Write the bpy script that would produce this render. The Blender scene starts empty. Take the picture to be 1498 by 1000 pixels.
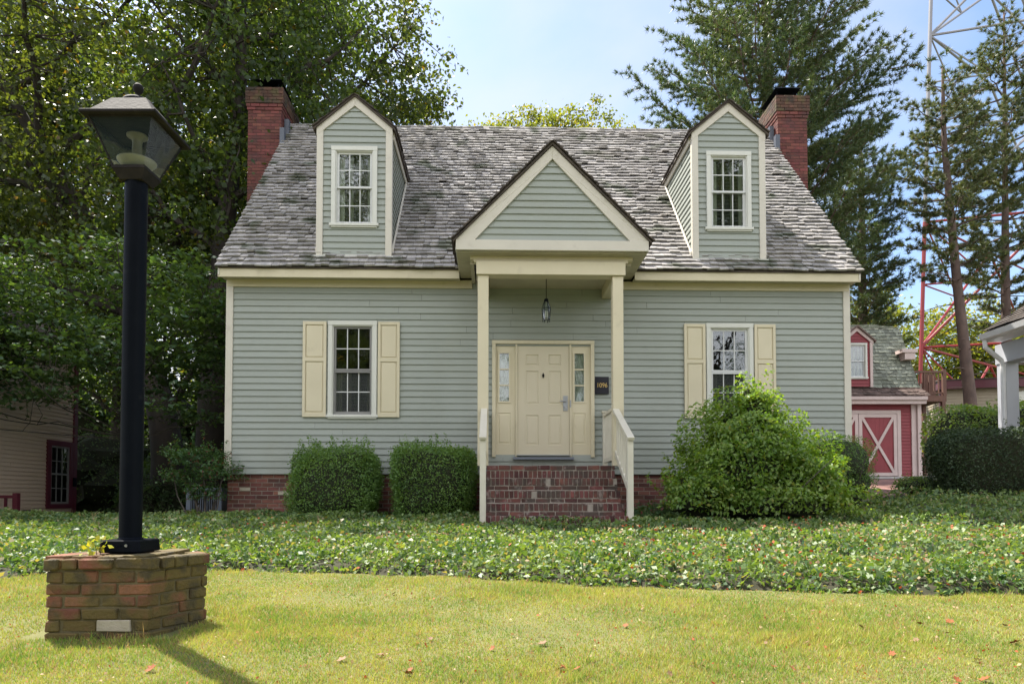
import bpy, math, random
import numpy as np
from math import sin, cos, radians, pi
from mathutils import Vector, Matrix

# ------------------------------------------------------------ camera, sky, sun
scene = bpy.context.scene
COL = scene.collection
EYE = 0.40
cam_d = bpy.data.cameras.new("camera")
cam = bpy.data.objects.new("camera", cam_d); COL.objects.link(cam)
cam.location = (0, 0, EYE)
cam.rotation_euler = (radians(91.8), 0, 0)
cam_d.sensor_width = 36; cam_d.lens = 24.03
cam_d.shift_y = 0.1326
cam_d.clip_end = 2000; cam_d.clip_start = 0.05
scene.camera = cam

SUN_EL = 58.0
SUN_AZ = Vector((-1.0, 1.0, 0)).normalized()
world = bpy.data.worlds.new("World"); scene.world = world
world.use_nodes = True
wn = world.node_tree.nodes; wl = world.node_tree.links; wn.clear()
wo = wn.new('ShaderNodeOutputWorld'); bg = wn.new('ShaderNodeBackground')
sky = wn.new('ShaderNodeTexSky'); sky.sky_type = 'NISHITA'; sky.sun_disc = False
sky.sun_elevation = radians(SUN_EL); sky.sun_rotation = math.atan2(SUN_AZ.x, SUN_AZ.y)
sky.air_density = 1.0; sky.dust_density = 1.1; sky.ozone_density = 2.0
tc = wn.new('ShaderNodeTexCoord')
mp = wn.new('ShaderNodeMapping'); mp.inputs['Scale'].default_value = (1.0, 1.0, 2.2)
mp.inputs['Location'].default_value = (0.35, 0.1, 0.2)
nz = wn.new('ShaderNodeTexNoise'); nz.inputs['Scale'].default_value = 1.7; nz.inputs['Detail'].default_value = 7
nz.inputs['Roughness'].default_value = 0.5; nz.inputs['Distortion'].default_value = 0.25
rp = wn.new('ShaderNodeValToRGB')
rp.color_ramp.elements[0].position = 0.38; rp.color_ramp.elements[0].color = (0, 0, 0, 1)
rp.color_ramp.elements[1].position = 0.66; rp.color_ramp.elements[1].color = (1, 1, 1, 1)
mulc = wn.new('ShaderNodeMath'); mulc.operation = 'MULTIPLY'; mulc.inputs[1].default_value = 0.85
mx = wn.new('ShaderNodeMix'); mx.data_type = 'RGBA'
mx.inputs['B'].default_value = (3.7, 3.7, 3.75, 1)
wl.new(tc.outputs['Generated'], mp.inputs['Vector']); wl.new(mp.outputs['Vector'], nz.inputs['Vector'])
wl.new(nz.outputs['Fac'], rp.inputs['Fac']); wl.new(rp.outputs['Color'], mulc.inputs[0])
wl.new(mulc.outputs[0], mx.inputs['Factor']); wl.new(sky.outputs['Color'], mx.inputs['A'])
# bright white added to the unseen sky behind the camera, fill light for the facade
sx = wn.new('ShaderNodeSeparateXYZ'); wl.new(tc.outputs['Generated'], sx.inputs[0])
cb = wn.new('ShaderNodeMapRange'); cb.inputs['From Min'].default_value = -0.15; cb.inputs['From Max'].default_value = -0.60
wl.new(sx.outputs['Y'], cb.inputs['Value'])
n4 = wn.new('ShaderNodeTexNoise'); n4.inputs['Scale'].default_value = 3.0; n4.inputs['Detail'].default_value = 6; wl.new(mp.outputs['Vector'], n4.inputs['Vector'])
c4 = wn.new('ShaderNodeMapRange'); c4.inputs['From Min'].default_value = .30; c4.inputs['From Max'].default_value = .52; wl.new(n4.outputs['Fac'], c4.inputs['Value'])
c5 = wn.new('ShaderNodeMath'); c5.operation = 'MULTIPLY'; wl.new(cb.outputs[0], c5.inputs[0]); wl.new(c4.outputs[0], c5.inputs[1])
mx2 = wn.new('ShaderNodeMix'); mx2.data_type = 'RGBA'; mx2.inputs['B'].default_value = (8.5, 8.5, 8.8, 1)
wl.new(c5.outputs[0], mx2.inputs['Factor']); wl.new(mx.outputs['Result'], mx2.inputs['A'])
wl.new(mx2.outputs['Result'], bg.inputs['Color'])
bg.inputs['Strength'].default_value = 0.12
wl.new(bg.outputs[0], wo.inputs['Surface'])

sd = bpy.data.lights.new("sun", 'SUN'); sd.energy = 4.8; sd.angle = radians(0.5); sd.color = (1.0, 0.94, 0.84)
sun = bpy.data.objects.new("sun", sd); COL.objects.link(sun)
sv = Vector((SUN_AZ.x * cos(radians(SUN_EL)), SUN_AZ.y * cos(radians(SUN_EL)), sin(radians(SUN_EL))))
sun.rotation_euler = sv.to_track_quat('Z', 'Y').to_euler(); sun.location = sv * 60
scene.view_settings.view_transform = 'Standard'; scene.view_settings.look = 'None'
scene.view_settings.gamma = 1.0; scene.view_settings.exposure = 1.2
scene.render.engine = 'CYCLES'
scene.cycles.max_bounces = 7; scene.cycles.transparent_max_bounces = 12
scene.cycles.diffuse_bounces = 3; scene.cycles.glossy_bounces = 3; scene.cycles.transmission_bounces = 4

random.seed(7)
RNG = np.random.default_rng(11)

# ------------------------------------------------------------ materials
def newmat(name):
    m = bpy.data.materials.new(name); m.use_nodes = True
    nt = m.node_tree; nt.nodes.clear()
    out = nt.nodes.new('ShaderNodeOutputMaterial')
    return m, nt, out

def pm(name, c1, c2=None, scale=6.0, rough=0.6, island=0.0, bump=0.0, bscale=None, spec=0.5, metallic=0.0,
       stretch=(1, 1, 1), patch=None, hue=0.0, detail=5):
    """principled; colour = noise mix of c1/c2, varied per piece (island); patch = (colour, scale, lo, hi, mix)"""
    m, nt, out = newmat(name); N = nt.nodes; L = nt.links
    b = N.new('ShaderNodeBsdfPrincipled'); L.new(b.outputs[0], out.inputs['Surface'])
    b.inputs['Roughness'].default_value = rough; b.inputs['Metallic'].default_value = metallic
    b.inputs['Specular IOR Level'].default_value = spec
    tc = N.new('ShaderNodeTexCoord'); mp = N.new('ShaderNodeMapping'); mp.inputs['Scale'].default_value = stretch
    L.new(tc.outputs['Object'], mp.inputs['Vector'])
    nz = N.new('ShaderNodeTexNoise'); nz.inputs['Scale'].default_value = scale; nz.inputs['Detail'].default_value = detail
    nz.inputs['Roughness'].default_value = 0.6
    L.new(mp.outputs[0], nz.inputs['Vector'])
    mx = N.new('ShaderNodeMix'); mx.data_type = 'RGBA'
    mx.inputs['A'].default_value = (*c1, 1); mx.inputs['B'].default_value = (*(c2 or [x * 0.85 for x in c1]), 1)
    rmp = N.new('ShaderNodeMapRange'); rmp.inputs['From Min'].default_value = 0.3; rmp.inputs['From Max'].default_value = 0.7
    L.new(nz.outputs['Fac'], rmp.inputs['Value']); L.new(rmp.outputs[0], mx.inputs['Factor'])
    col = mx.outputs['Result']
    if island > 0:
        g = N.new('ShaderNodeNewGeometry')
        hs = N.new('ShaderNodeHueSaturation')
        mr = N.new('ShaderNodeMapRange'); mr.inputs['To Min'].default_value = 1 - island; mr.inputs['To Max'].default_value = 1 + island
        L.new(g.outputs['Random Per Island'], mr.inputs['Value']); L.new(mr.outputs[0], hs.inputs['Value'])
        if hue > 0:
            m2 = N.new('ShaderNodeMath'); m2.operation = 'MULTIPLY'; m2.inputs[1].default_value = 7.31
            m3 = N.new('ShaderNodeMath'); m3.operation = 'FRACT'
            L.new(g.outputs['Random Per Island'], m2.inputs[0]); L.new(m2.outputs[0], m3.inputs[0])
            mr2 = N.new('ShaderNodeMapRange'); mr2.inputs['To Min'].default_value = .5 - hue; mr2.inputs['To Max'].default_value = .5 + hue
            L.new(m3.outputs[0], mr2.inputs['Value']); L.new(mr2.outputs[0], hs.inputs['Hue'])
        L.new(col, hs.inputs['Color']); col = hs.outputs['Color']
    if patch:
        for (pc, ps, lo, hi, pmx) in patch:
            n2 = N.new('ShaderNodeTexNoise'); n2.inputs['Scale'].default_value = ps; n2.inputs['Detail'].default_value = 4
            L.new(tc.outputs['Object'], n2.inputs['Vector'])
            r2 = N.new('ShaderNodeMapRange'); r2.inputs['From Min'].default_value = lo; r2.inputs['From Max'].default_value = hi
            r2.inputs['To Max'].default_value = pmx
            L.new(n2.outputs['Fac'], r2.inputs['Value'])
            x = N.new('ShaderNodeMix'); x.data_type = 'RGBA'; x.inputs['B'].default_value = (*pc, 1)
            L.new(r2.outputs[0], x.inputs['Factor']); L.new(col, x.inputs['A']); col = x.outputs['Result']
    L.new(col, b.inputs['Base Color'])
    if bump > 0:
        n3 = N.new('ShaderNodeTexNoise'); n3.inputs['Scale'].default_value = bscale or scale * 4; n3.inputs['Detail'].default_value = 6
        L.new(mp.outputs[0], n3.inputs['Vector'])
        bp = N.new('ShaderNodeBump'); bp.inputs['Strength'].default_value = bump; bp.inputs['Distance'].default_value = 0.01
        L.new(n3.outputs['Fac'], bp.inputs['Height']); L.new(bp.outputs[0], b.inputs['Normal'])
    return m

def leafmat(name, c1, c2, c3=None, trans=0.45, rough=0.45, scale=0.6, spec=0.4, f3=0.12, tcol=None, var=1.6):
    """leaf: principled + translucent, colour per leaf; c3 = odd leaves (share f3)"""
    m, nt, out = newmat(name); N = nt.nodes; L = nt.links
    b = N.new('ShaderNodeBsdfPrincipled'); b.inputs['Roughness'].default_value = rough; b.inputs['Specular IOR Level'].default_value = spec
    t = N.new('ShaderNodeBsdfTranslucent')
    g = N.new('ShaderNodeNewGeometry'); tc = N.new('ShaderNodeTexCoord')
    nz = N.new('ShaderNodeTexNoise'); nz.inputs['Scale'].default_value = scale; nz.inputs['Detail'].default_value = 3
    L.new(tc.outputs['Object'], nz.inputs['Vector'])
    a = N.new('ShaderNodeMath'); a.operation = 'ADD'
    s = N.new('ShaderNodeMath'); s.operation = 'MULTIPLY_ADD'; s.inputs[1].default_value = var; s.inputs[2].default_value = -var / 2
    L.new(nz.outputs['Fac'], s.inputs[0]); L.new(s.outputs[0], a.inputs[0]); L.new(g.outputs['Random Per Island'], a.inputs[1])
    mx = N.new('ShaderNodeMix'); mx.data_type = 'RGBA'; mx.inputs['A'].default_value = (*c1, 1); mx.inputs['B'].default_value = (*c2, 1)
    L.new(a.outputs[0], mx.inputs['Factor']); col = mx.outputs['Result']
    if c3:
        m2 = N.new('ShaderNodeMath'); m2.operation = 'MULTIPLY'; m2.inputs[1].default_value = 13.7
        m3 = N.new('ShaderNodeMath'); m3.operation = 'FRACT'; m4 = N.new('ShaderNodeMath'); m4.operation = 'LESS_THAN'; m4.inputs[1].default_value = f3
        L.new(g.outputs['Random Per Island'], m2.inputs[0]); L.new(m2.outputs[0], m3.inputs[0]); L.new(m3.outputs[0], m4.inputs[0])
        x = N.new('ShaderNodeMix'); x.data_type = 'RGBA'; x.inputs['B'].default_value = (*c3, 1)
        L.new(m4.outputs[0], x.inputs['Factor']); L.new(col, x.inputs['A']); col = x.outputs['Result']
    L.new(col, b.inputs['Base Color'])
    hs = N.new('ShaderNodeMix'); hs.data_type = 'RGBA'; hs.blend_type = 'MULTIPLY'; hs.inputs['Factor'].default_value = 1
    hs.inputs['B'].default_value = (*(tcol or (2.6, 2.2, 0.5)), 1); L.new(col, hs.inputs['A']); L.new(hs.outputs['Result'], t.inputs['Color'])
    ms = N.new('ShaderNodeMixShader'); ms.inputs[0].default_value = trans
    L.new(b.outputs[0], ms.inputs[1]); L.new(t.outputs[0], ms.inputs[2]); L.new(ms.outputs[0], out.inputs['Surface'])
    return m

def glassmat(name, tint=(0.9, 0.95, 0.95), base=0.06, mul=1.6, haze=0.0, hazecol=(.6, .65, .65)):
    m, nt, out = newmat(name); N = nt.nodes; L = nt.links
    tr = N.new('ShaderNodeBsdfTransparent'); tr.inputs[0].default_value = (*tint, 1)
    gl = N.new('ShaderNodeBsdfGlossy'); gl.inputs['Roughness'].default_value = 0.02
    fr = N.new('ShaderNodeFresnel'); fr.inputs['IOR'].default_value = 1.5
    ad = N.new('ShaderNodeMath'); ad.operation = 'MULTIPLY_ADD'; ad.inputs[1].default_value = mul; ad.inputs[2].default_value = base
    L.new(fr.outputs[0], ad.inputs[0])
    # slightly wavy pane
    tc = N.new('ShaderNodeTexCoord'); nz = N.new('ShaderNodeTexNoise'); nz.inputs['Scale'].default_value = 3.5
    bp = N.new('ShaderNodeBump'); bp.inputs['Strength'].default_value = 0.08; bp.inputs['Distance'].default_value = 0.03
    L.new(tc.outputs['Object'], nz.inputs['Vector']); L.new(nz.outputs['Fac'], bp.inputs['Height']); L.new(bp.outputs[0], gl.inputs['Normal'])
    ms = N.new('ShaderNodeMixShader'); L.new(ad.outputs[0], ms.inputs[0]); L.new(tr.outputs[0], ms.inputs[1]); L.new(gl.outputs[0], ms.inputs[2])
    s = ms.outputs[0]
    if haze > 0:
        df = N.new('ShaderNodeBsdfDiffuse'); df.inputs[0].default_value = (*hazecol, 1)
        m2 = N.new('ShaderNodeMixShader'); m2.inputs[0].default_value = haze
        L.new(s, m2.inputs[1]); L.new(df.outputs[0], m2.inputs[2]); s = m2.outputs[0]
    L.new(s, out.inputs['Surface'])
    return m

M = {}
M['siding'] = pm('sage_siding', (0.345, 0.372, 0.335), (0.318, 0.345, 0.31), 0.7, 0.55, bump=0.08, bscale=18, island=0.03, patch=[((0.30, 0.31, 0.25), 1.3, .52, .75, .35)])
M['cream'] = pm('cream_paint', (0.68, 0.61, 0.44), (0.63, 0.565, 0.40), 1.5, 0.5, patch=[((0.42, 0.36, 0.25), 5, .62, .8, .35)])
M['trim'] = pm('off_white_trim', (0.66, 0.62, 0.53), (0.60, 0.56, 0.48), 1.5, 0.5, patch=[((0.42, 0.38, 0.30), 6, .60, .8, .35)])
M['wintrim'] = pm('window_white_paint', (0.68, 0.68, 0.62), (0.62, 0.62, 0.56), 2, 0.45)
M['doorpaint'] = pm('door_paint', (0.66, 0.59, 0.44), (0.62, 0.555, 0.41), 1.2, 0.4)
M['sash'] = pm('grey_sash', (0.24, 0.235, 0.225), None, 3, 0.45)
M['whitesash'] = pm('white_sash', (0.70, 0.71, 0.70), None, 3, 0.4)
M['shingle'] = pm('weathered_shakes', (0.40, 0.375, 0.35), (0.26, 0.25, 0.245), 9, 0.85, island=0.30, bump=0.5, bscale=30,
                  stretch=(6, 1, 1), patch=[((0.045, 0.065, 0.022), 1.9, .565, .68, .75), ((0.18, 0.15, 0.12), 1.1, .54, .72, .4)])
M['mossyshingle'] = pm('mossy_shakes', (0.26, 0.27, 0.23), (0.15, 0.17, 0.13), 9, 0.9, island=0.35, bump=0.5, bscale=30,
                  stretch=(6, 1, 1), patch=[((0.11, 0.12, 0.07), 1.6, .48, .68, .4)])
M['brownshingle'] = pm('brown_shakes', (0.20, 0.14, 0.12), (0.11, 0.08, 0.07), 6, 0.9, island=0.3, bump=0.5)
M['darkroof'] = pm('dark_roof_edge', (0.10, 0.078, 0.062), (0.055, 0.045, 0.04), 8, 0.85, island=0.3, bump=0.4)
M['brick'] = pm('red_brick', (0.21, 0.080, 0.058), (0.14, 0.052, 0.042), 7, 0.8, island=0.5, hue=0.012, bump=0.5, bscale=70,
                patch=[((0.07, 0.05, 0.045), 3.0, .58, .72, .6)])
M['stepbrick'] = pm('step_brick', (0.155, 0.050, 0.040), (0.085, 0.034, 0.030), 9, 0.8, island=0.45, hue=0.012, bump=0.5, bscale=70,
                patch=[((0.06, 0.052, 0.042), 3.0, .46, .62, .8), ((0.35, 0.30, 0.27), 8.0, .60, .70, .6)])
M['chimbrick'] = pm('chimney_brick', (0.18, 0.052, 0.040), (0.11, 0.034, 0.028), 7, 0.8, island=0.30, hue=0.01, bump=0.4, bscale=70,
                patch=[((0.045, 0.03, 0.028), 2.3, .56, .72, .7)])
M['pedbrick'] = pm('old_mossy_brick', (0.215, 0.080, 0.045), (0.13, 0.058, 0.034), 8, 0.85, island=0.32, hue=0.012, bump=0.8, bscale=50,
                patch=[((0.115, 0.092, 0.024), 4.5, .36, .50, .88), ((0.05, 0.04, 0.025), 9.0, .52, .64, .7)])
M['palebrick'] = pm('pale_brick', (0.52, 0.46, 0.36), (0.42, 0.37, 0.28), 14, 0.8, bump=0.5)
M['mortar'] = pm('mortar', (0.40, 0.35, 0.30), (0.26, 0.23, 0.19), 12, 0.95, bump=0.6, bscale=90)
M['pedmortar'] = pm('mossy_mortar', (0.16, 0.13, 0.07), (0.10, 0.085, 0.045), 12, 0.95, bump=0.6, bscale=90)
M['blackmetal'] = pm('black_painted_metal', (0.0035, 0.005, 0.009), (0.006, 0.008, 0.012), 3, 0.45, spec=0.05, bump=0.12, bscale=24,
                patch=[((0.035, 0.035, 0.035), 9, .66, .8, .5)])
M['lampmetal'] = pm('weathered_dark_metal', (0.022, 0.018, 0.018), (0.012, 0.011, 0.011), 10, 0.75, spec=0.2, bump=0.2, bscale=50,
                patch=[((0.07, 0.06, 0.055), 7, .55, .75, .4)])
M['steel'] = pm('steel_lock', (0.45, 0.46, 0.48), None, 10, 0.3, metallic=0.9)
M['flashing'] = pm('grey_flashing', (0.10, 0.115, 0.14), (0.08, 0.09, 0.12), 3, 0.5)
M['whitemetal'] = pm('white_enamel_reflector', (0.46, 0.44, 0.34), None, 4, 0.3)
M['socket'] = pm('dusty_lamp_socket', (0.20, 0.185, 0.12), None, 6, 0.5)
M['threshold'] = pm('aluminium_threshold', (0.5, 0.5, 0.5), None, 4, 0.35, metallic=0.6)
M['bluegrey'] = pm('blue_grey_sill', (0.18, 0.20, 0.24), None, 4, 0.5)
M['interior'] = pm('dark_interior', (0.035, 0.033, 0.03), None, 2, 0.9)
M['curtain'] = pm('sheer_curtain', (0.80, 0.78, 0.66), (0.70, 0.68, 0.56), 3, 0.8)
M['blind'] = pm('slat_blind', (0.52, 0.52, 0.47), None, 3, 0.6)
M['darkmortar'] = pm('sooty_mortar', (0.11, 0.085, 0.075), (0.07, 0.055, 0.05), 9, 0.95, bump=0.5)
M['sootbrick'] = pm('sooty_brick', (0.12, 0.050, 0.032), (0.065, 0.040, 0.026), 7, 0.85, island=0.35, bump=0.5, bscale=70, patch=[((0.035, 0.03, 0.022), 3.0, .48, .62, .8), ((0.10, 0.085, 0.03), 5.0, .52, .66, .7)])
M['glass'] = glassmat('window_glass', base=0.05)
M['lampglass'] = glassmat('lamp_glass', (0.93, 0.96, 0.97), 0.01, 0.9, haze=0.035, hazecol=(.30, .46, .60))
M['screen'] = glassmat('window_screen_glass', (0.62, 0.63, 0.64), 0.05, haze=0.05)
M['plaque'] = pm('black_plaque', (0.012, 0.012, 0.02), None, 3, 0.3)
M['gold'] = pm('gold_digits', (0.72, 0.50, 0.16), None, 4, 0.35)
M['rail'] = pm('rail_white_paint', (0.70, 0.66, 0.55), (0.62, 0.58, 0.47), 4, 0.45)
M['cedar'] = pm('soffit', (0.58, 0.53, 0.41), None, 3, 0.6)
M['barnred'] = pm('barn_red', (0.28, 0.040, 0.050), (0.22, 0.034, 0.042), 2, 0.6)
M['barntrim'] = pm('barn_pink_trim', (0.62, 0.50, 0.47), (0.54, 0.43, 0.40), 2, 0.6)
M['tan'] = pm('tan_clapboard', (0.60, 0.46, 0.34), (0.54, 0.42, 0.31), 1.5, 0.6)
M['maroon'] = pm('maroon_trim', (0.11, 0.014, 0.028), None, 2, 0.5)
M['farwall'] = pm('far_beige_wall', (0.42, 0.36, 0.27), None, 2, 0.7)
M['porchgrey'] = pm('porch_grey_white', (0.47, 0.49, 0.53), (0.42, 0.44, 0.48), 2, 0.5)
M['gutter'] = pm('white_gutter', (0.72, 0.72, 0.72), (0.6, 0.6, 0.6), 4, 0.35)
M['woodstair'] = pm('weathered_wood', (0.17, 0.085, 0.06), (0.12, 0.065, 0.05), 8, 0.8, stretch=(1, 1, .2))
M['bark'] = pm('dark_bark', (0.060, 0.048, 0.038), (0.028, 0.023, 0.02), 5, 0.95, bump=1.0, bscale=14, stretch=(1, 1, .25),
               patch=[((0.045, 0.055, 0.025), 1.2, .55, .7, .6)])
M['pinebark'] = pm('pine_bark', (0.17, 0.115, 0.095), (0.10, 0.07, 0.06), 6, 0.95, bump=1.0, bscale=18, stretch=(1, 1, .5))
M['twig'] = pm('grey_twig', (0.12, 0.10, 0.085), (0.07, 0.06, 0.05), 6, 0.9)
M['towerwhite'] = pm('tower_white', (0.25, 0.25, 0.27), None, 1, 0.5)
M['towerred'] = pm('tower_red', (0.26, 0.02, 0.022), None, 1, 0.5)
M['concrete'] = pm('concrete', (0.40, 0.37, 0.34), (0.33, 0.31, 0.28), 2, 0.9, bump=0.3)
M['acmetal'] = pm('ac_grey', (0.16, 0.19, 0.24), None, 3, 0.5)
M['stone'] = pm('pale_stone', (0.42, 0.40, 0.36), (0.33, 0.32, 0.28), 6, 0.9, bump=0.5)
M['soil'] = pm('soil', (0.085, 0.065, 0.04), (0.05, 0.045, 0.025), 3, 0.95, bump=0.8, bscale=25,
               patch=[((0.10, 0.13, 0.04), 0.25, .45, .55, .8)])
M['lawnbase'] = pm('lawn_thatch', (0.19, 0.18, 0.065), (0.12, 0.13, 0.04), 2.5, 0.95, bump=0.8, bscale=60)
M['underivy'] = pm('ivy_under_layer', (0.035, 0.042, 0.018), (0.05, 0.04, 0.022), 9, 0.95)  # soil-coloured dark brown-green for the sheet below the leaves
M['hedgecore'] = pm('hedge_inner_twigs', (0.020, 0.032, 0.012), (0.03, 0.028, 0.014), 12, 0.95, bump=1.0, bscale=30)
M['leaf_big'] = leafmat('maple_leaves', (0.035, 0.062, 0.026), (0.065, 0.095, 0.028), (0.10, 0.075, 0.02), trans=0.38, f3=0.015, scale=0.35, tcol=(3.2, 3.1, 0.8))
M['leaf_autumn'] = leafmat('turning_leaves', (0.038, 0.060, 0.025), (0.072, 0.090, 0.026), (0.11, 0.075, 0.02), trans=0.38, f3=0.03, scale=0.3, tcol=(3.3, 3.1, 0.8))
M['leaf_low'] = leafmat('understory_leaves', (0.066, 0.122, 0.070), (0.095, 0.145, 0.062), None, trans=0.34, rough=0.5, scale=0.6, tcol=(2.4, 2.4, 0.45))
M['leaf_far'] = leafmat('far_leaves', (0.10, 0.14, 0.035), (0.17, 0.19, 0.045), (0.2, 0.17, 0.05), trans=0.5, f3=0.1, scale=0.2, tcol=(2.2, 2.0, 0.5))
M['needle'] = leafmat('white_pine_needles', (0.055, 0.105, 0.055), (0.13, 0.165, 0.06), (0.13, 0.10, 0.05), trans=0.22, f3=0.06, scale=0.4, tcol=(1.8, 1.8, .7))
M['needle2'] = leafmat('red_pine_needles', (0.065, 0.10, 0.05), (0.13, 0.15, 0.06), (0.16, 0.11, 0.05), trans=0.22, f3=0.10, scale=0.5, tcol=(1.8, 1.8, .7))
M['box'] = leafmat('boxwood_leaves', (0.075, 0.16, 0.04), (0.16, 0.27, 0.065), None, trans=0.3, rough=0.4, scale=2.0)
M['privet'] = leafmat('big_bush_leaves', (0.12, 0.22, 0.05), (0.24, 0.33, 0.08), (0.24, 0.25, 0.05), trans=0.38, rough=0.35, scale=1.2, f3=0.05, spec=0.5, tcol=(2.0, 2.0, 0.4))
M['nandina'] = leafmat('nandina_leaves', (0.05, 0.115, 0.045), (0.08, 0.15, 0.05), (0.20, 0.06, 0.06), trans=0.3, rough=0.45, scale=1.2, f3=0.06)
M['darkhedge'] = leafmat('yew_hedge_leaves', (0.028, 0.055, 0.026), (0.055, 0.09, 0.034), None, trans=0.15, rough=0.5, scale=1.5)
M['ivy'] = leafmat('ground_cover_leaves', (0.050, 0.115, 0.040), (0.22, 0.30, 0.095), (0.33, 0.28, 0.14), trans=0.28, rough=0.52, scale=1.2, f3=0.08, spec=0.6, tcol=(2.0, 2.0, 0.5))
M['grass'] = leafmat('grass_blades', (0.16, 0.29, 0.042), (0.47, 0.47, 0.11), (0.46, 0.30, 0.15), trans=0.30, rough=0.55, scale=2.1, f3=0.22, var=2.3, tcol=(1.4, 1.4, 0.8))
M['deadleaf'] = pm('dead_leaf_rust', (0.34, 0.10, 0.018), (0.20, 0.055, 0.015), 20, 0.7)
M['deadtan'] = pm('dead_leaf_tan', (0.30, 0.17, 0.085), (0.18, 0.10, 0.055), 20, 0.7)
M['litter'] = leafmat('litter_bits', (0.42, 0.26, 0.13), (0.55, 0.42, 0.26), (0.42, 0.09, 0.03), trans=0.2, rough=0.7, scale=3, f3=0.3, tcol=(1.2, 1, .8))
M['yellowleaf'] = leafmat('yellow_leaves', (0.30, 0.38, 0.05), (0.55, 0.50, 0.04), None, trans=0.4, scale=5, tcol=(1.3, 1.2, .6))
def brickpave(name):
    m, nt, out = newmat(name); N = nt.nodes; L = nt.links
    b = N.new('ShaderNodeBsdfPrincipled'); b.inputs['Roughness'].default_value = .85
    tc = N.new('ShaderNodeTexCoord'); br = N.new('ShaderNodeTexBrick'); br.inputs['Scale'].default_value = 4.6
    br.inputs['Color1'].default_value = (.34, .16, .13, 1); br.inputs['Color2'].default_value = (.26, .12, .10, 1)
    br.inputs['Mortar'].default_value = (.24, .2, .17, 1); br.inputs['Mortar Size'].default_value = .02
    L.new(tc.outputs['Object'], br.inputs['Vector']); L.new(br.outputs['Color'], b.inputs['Base Color']); L.new(b.outputs[0], out.inputs[0])
    return m
M['paving'] = brickpave('brick_paving')

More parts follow.
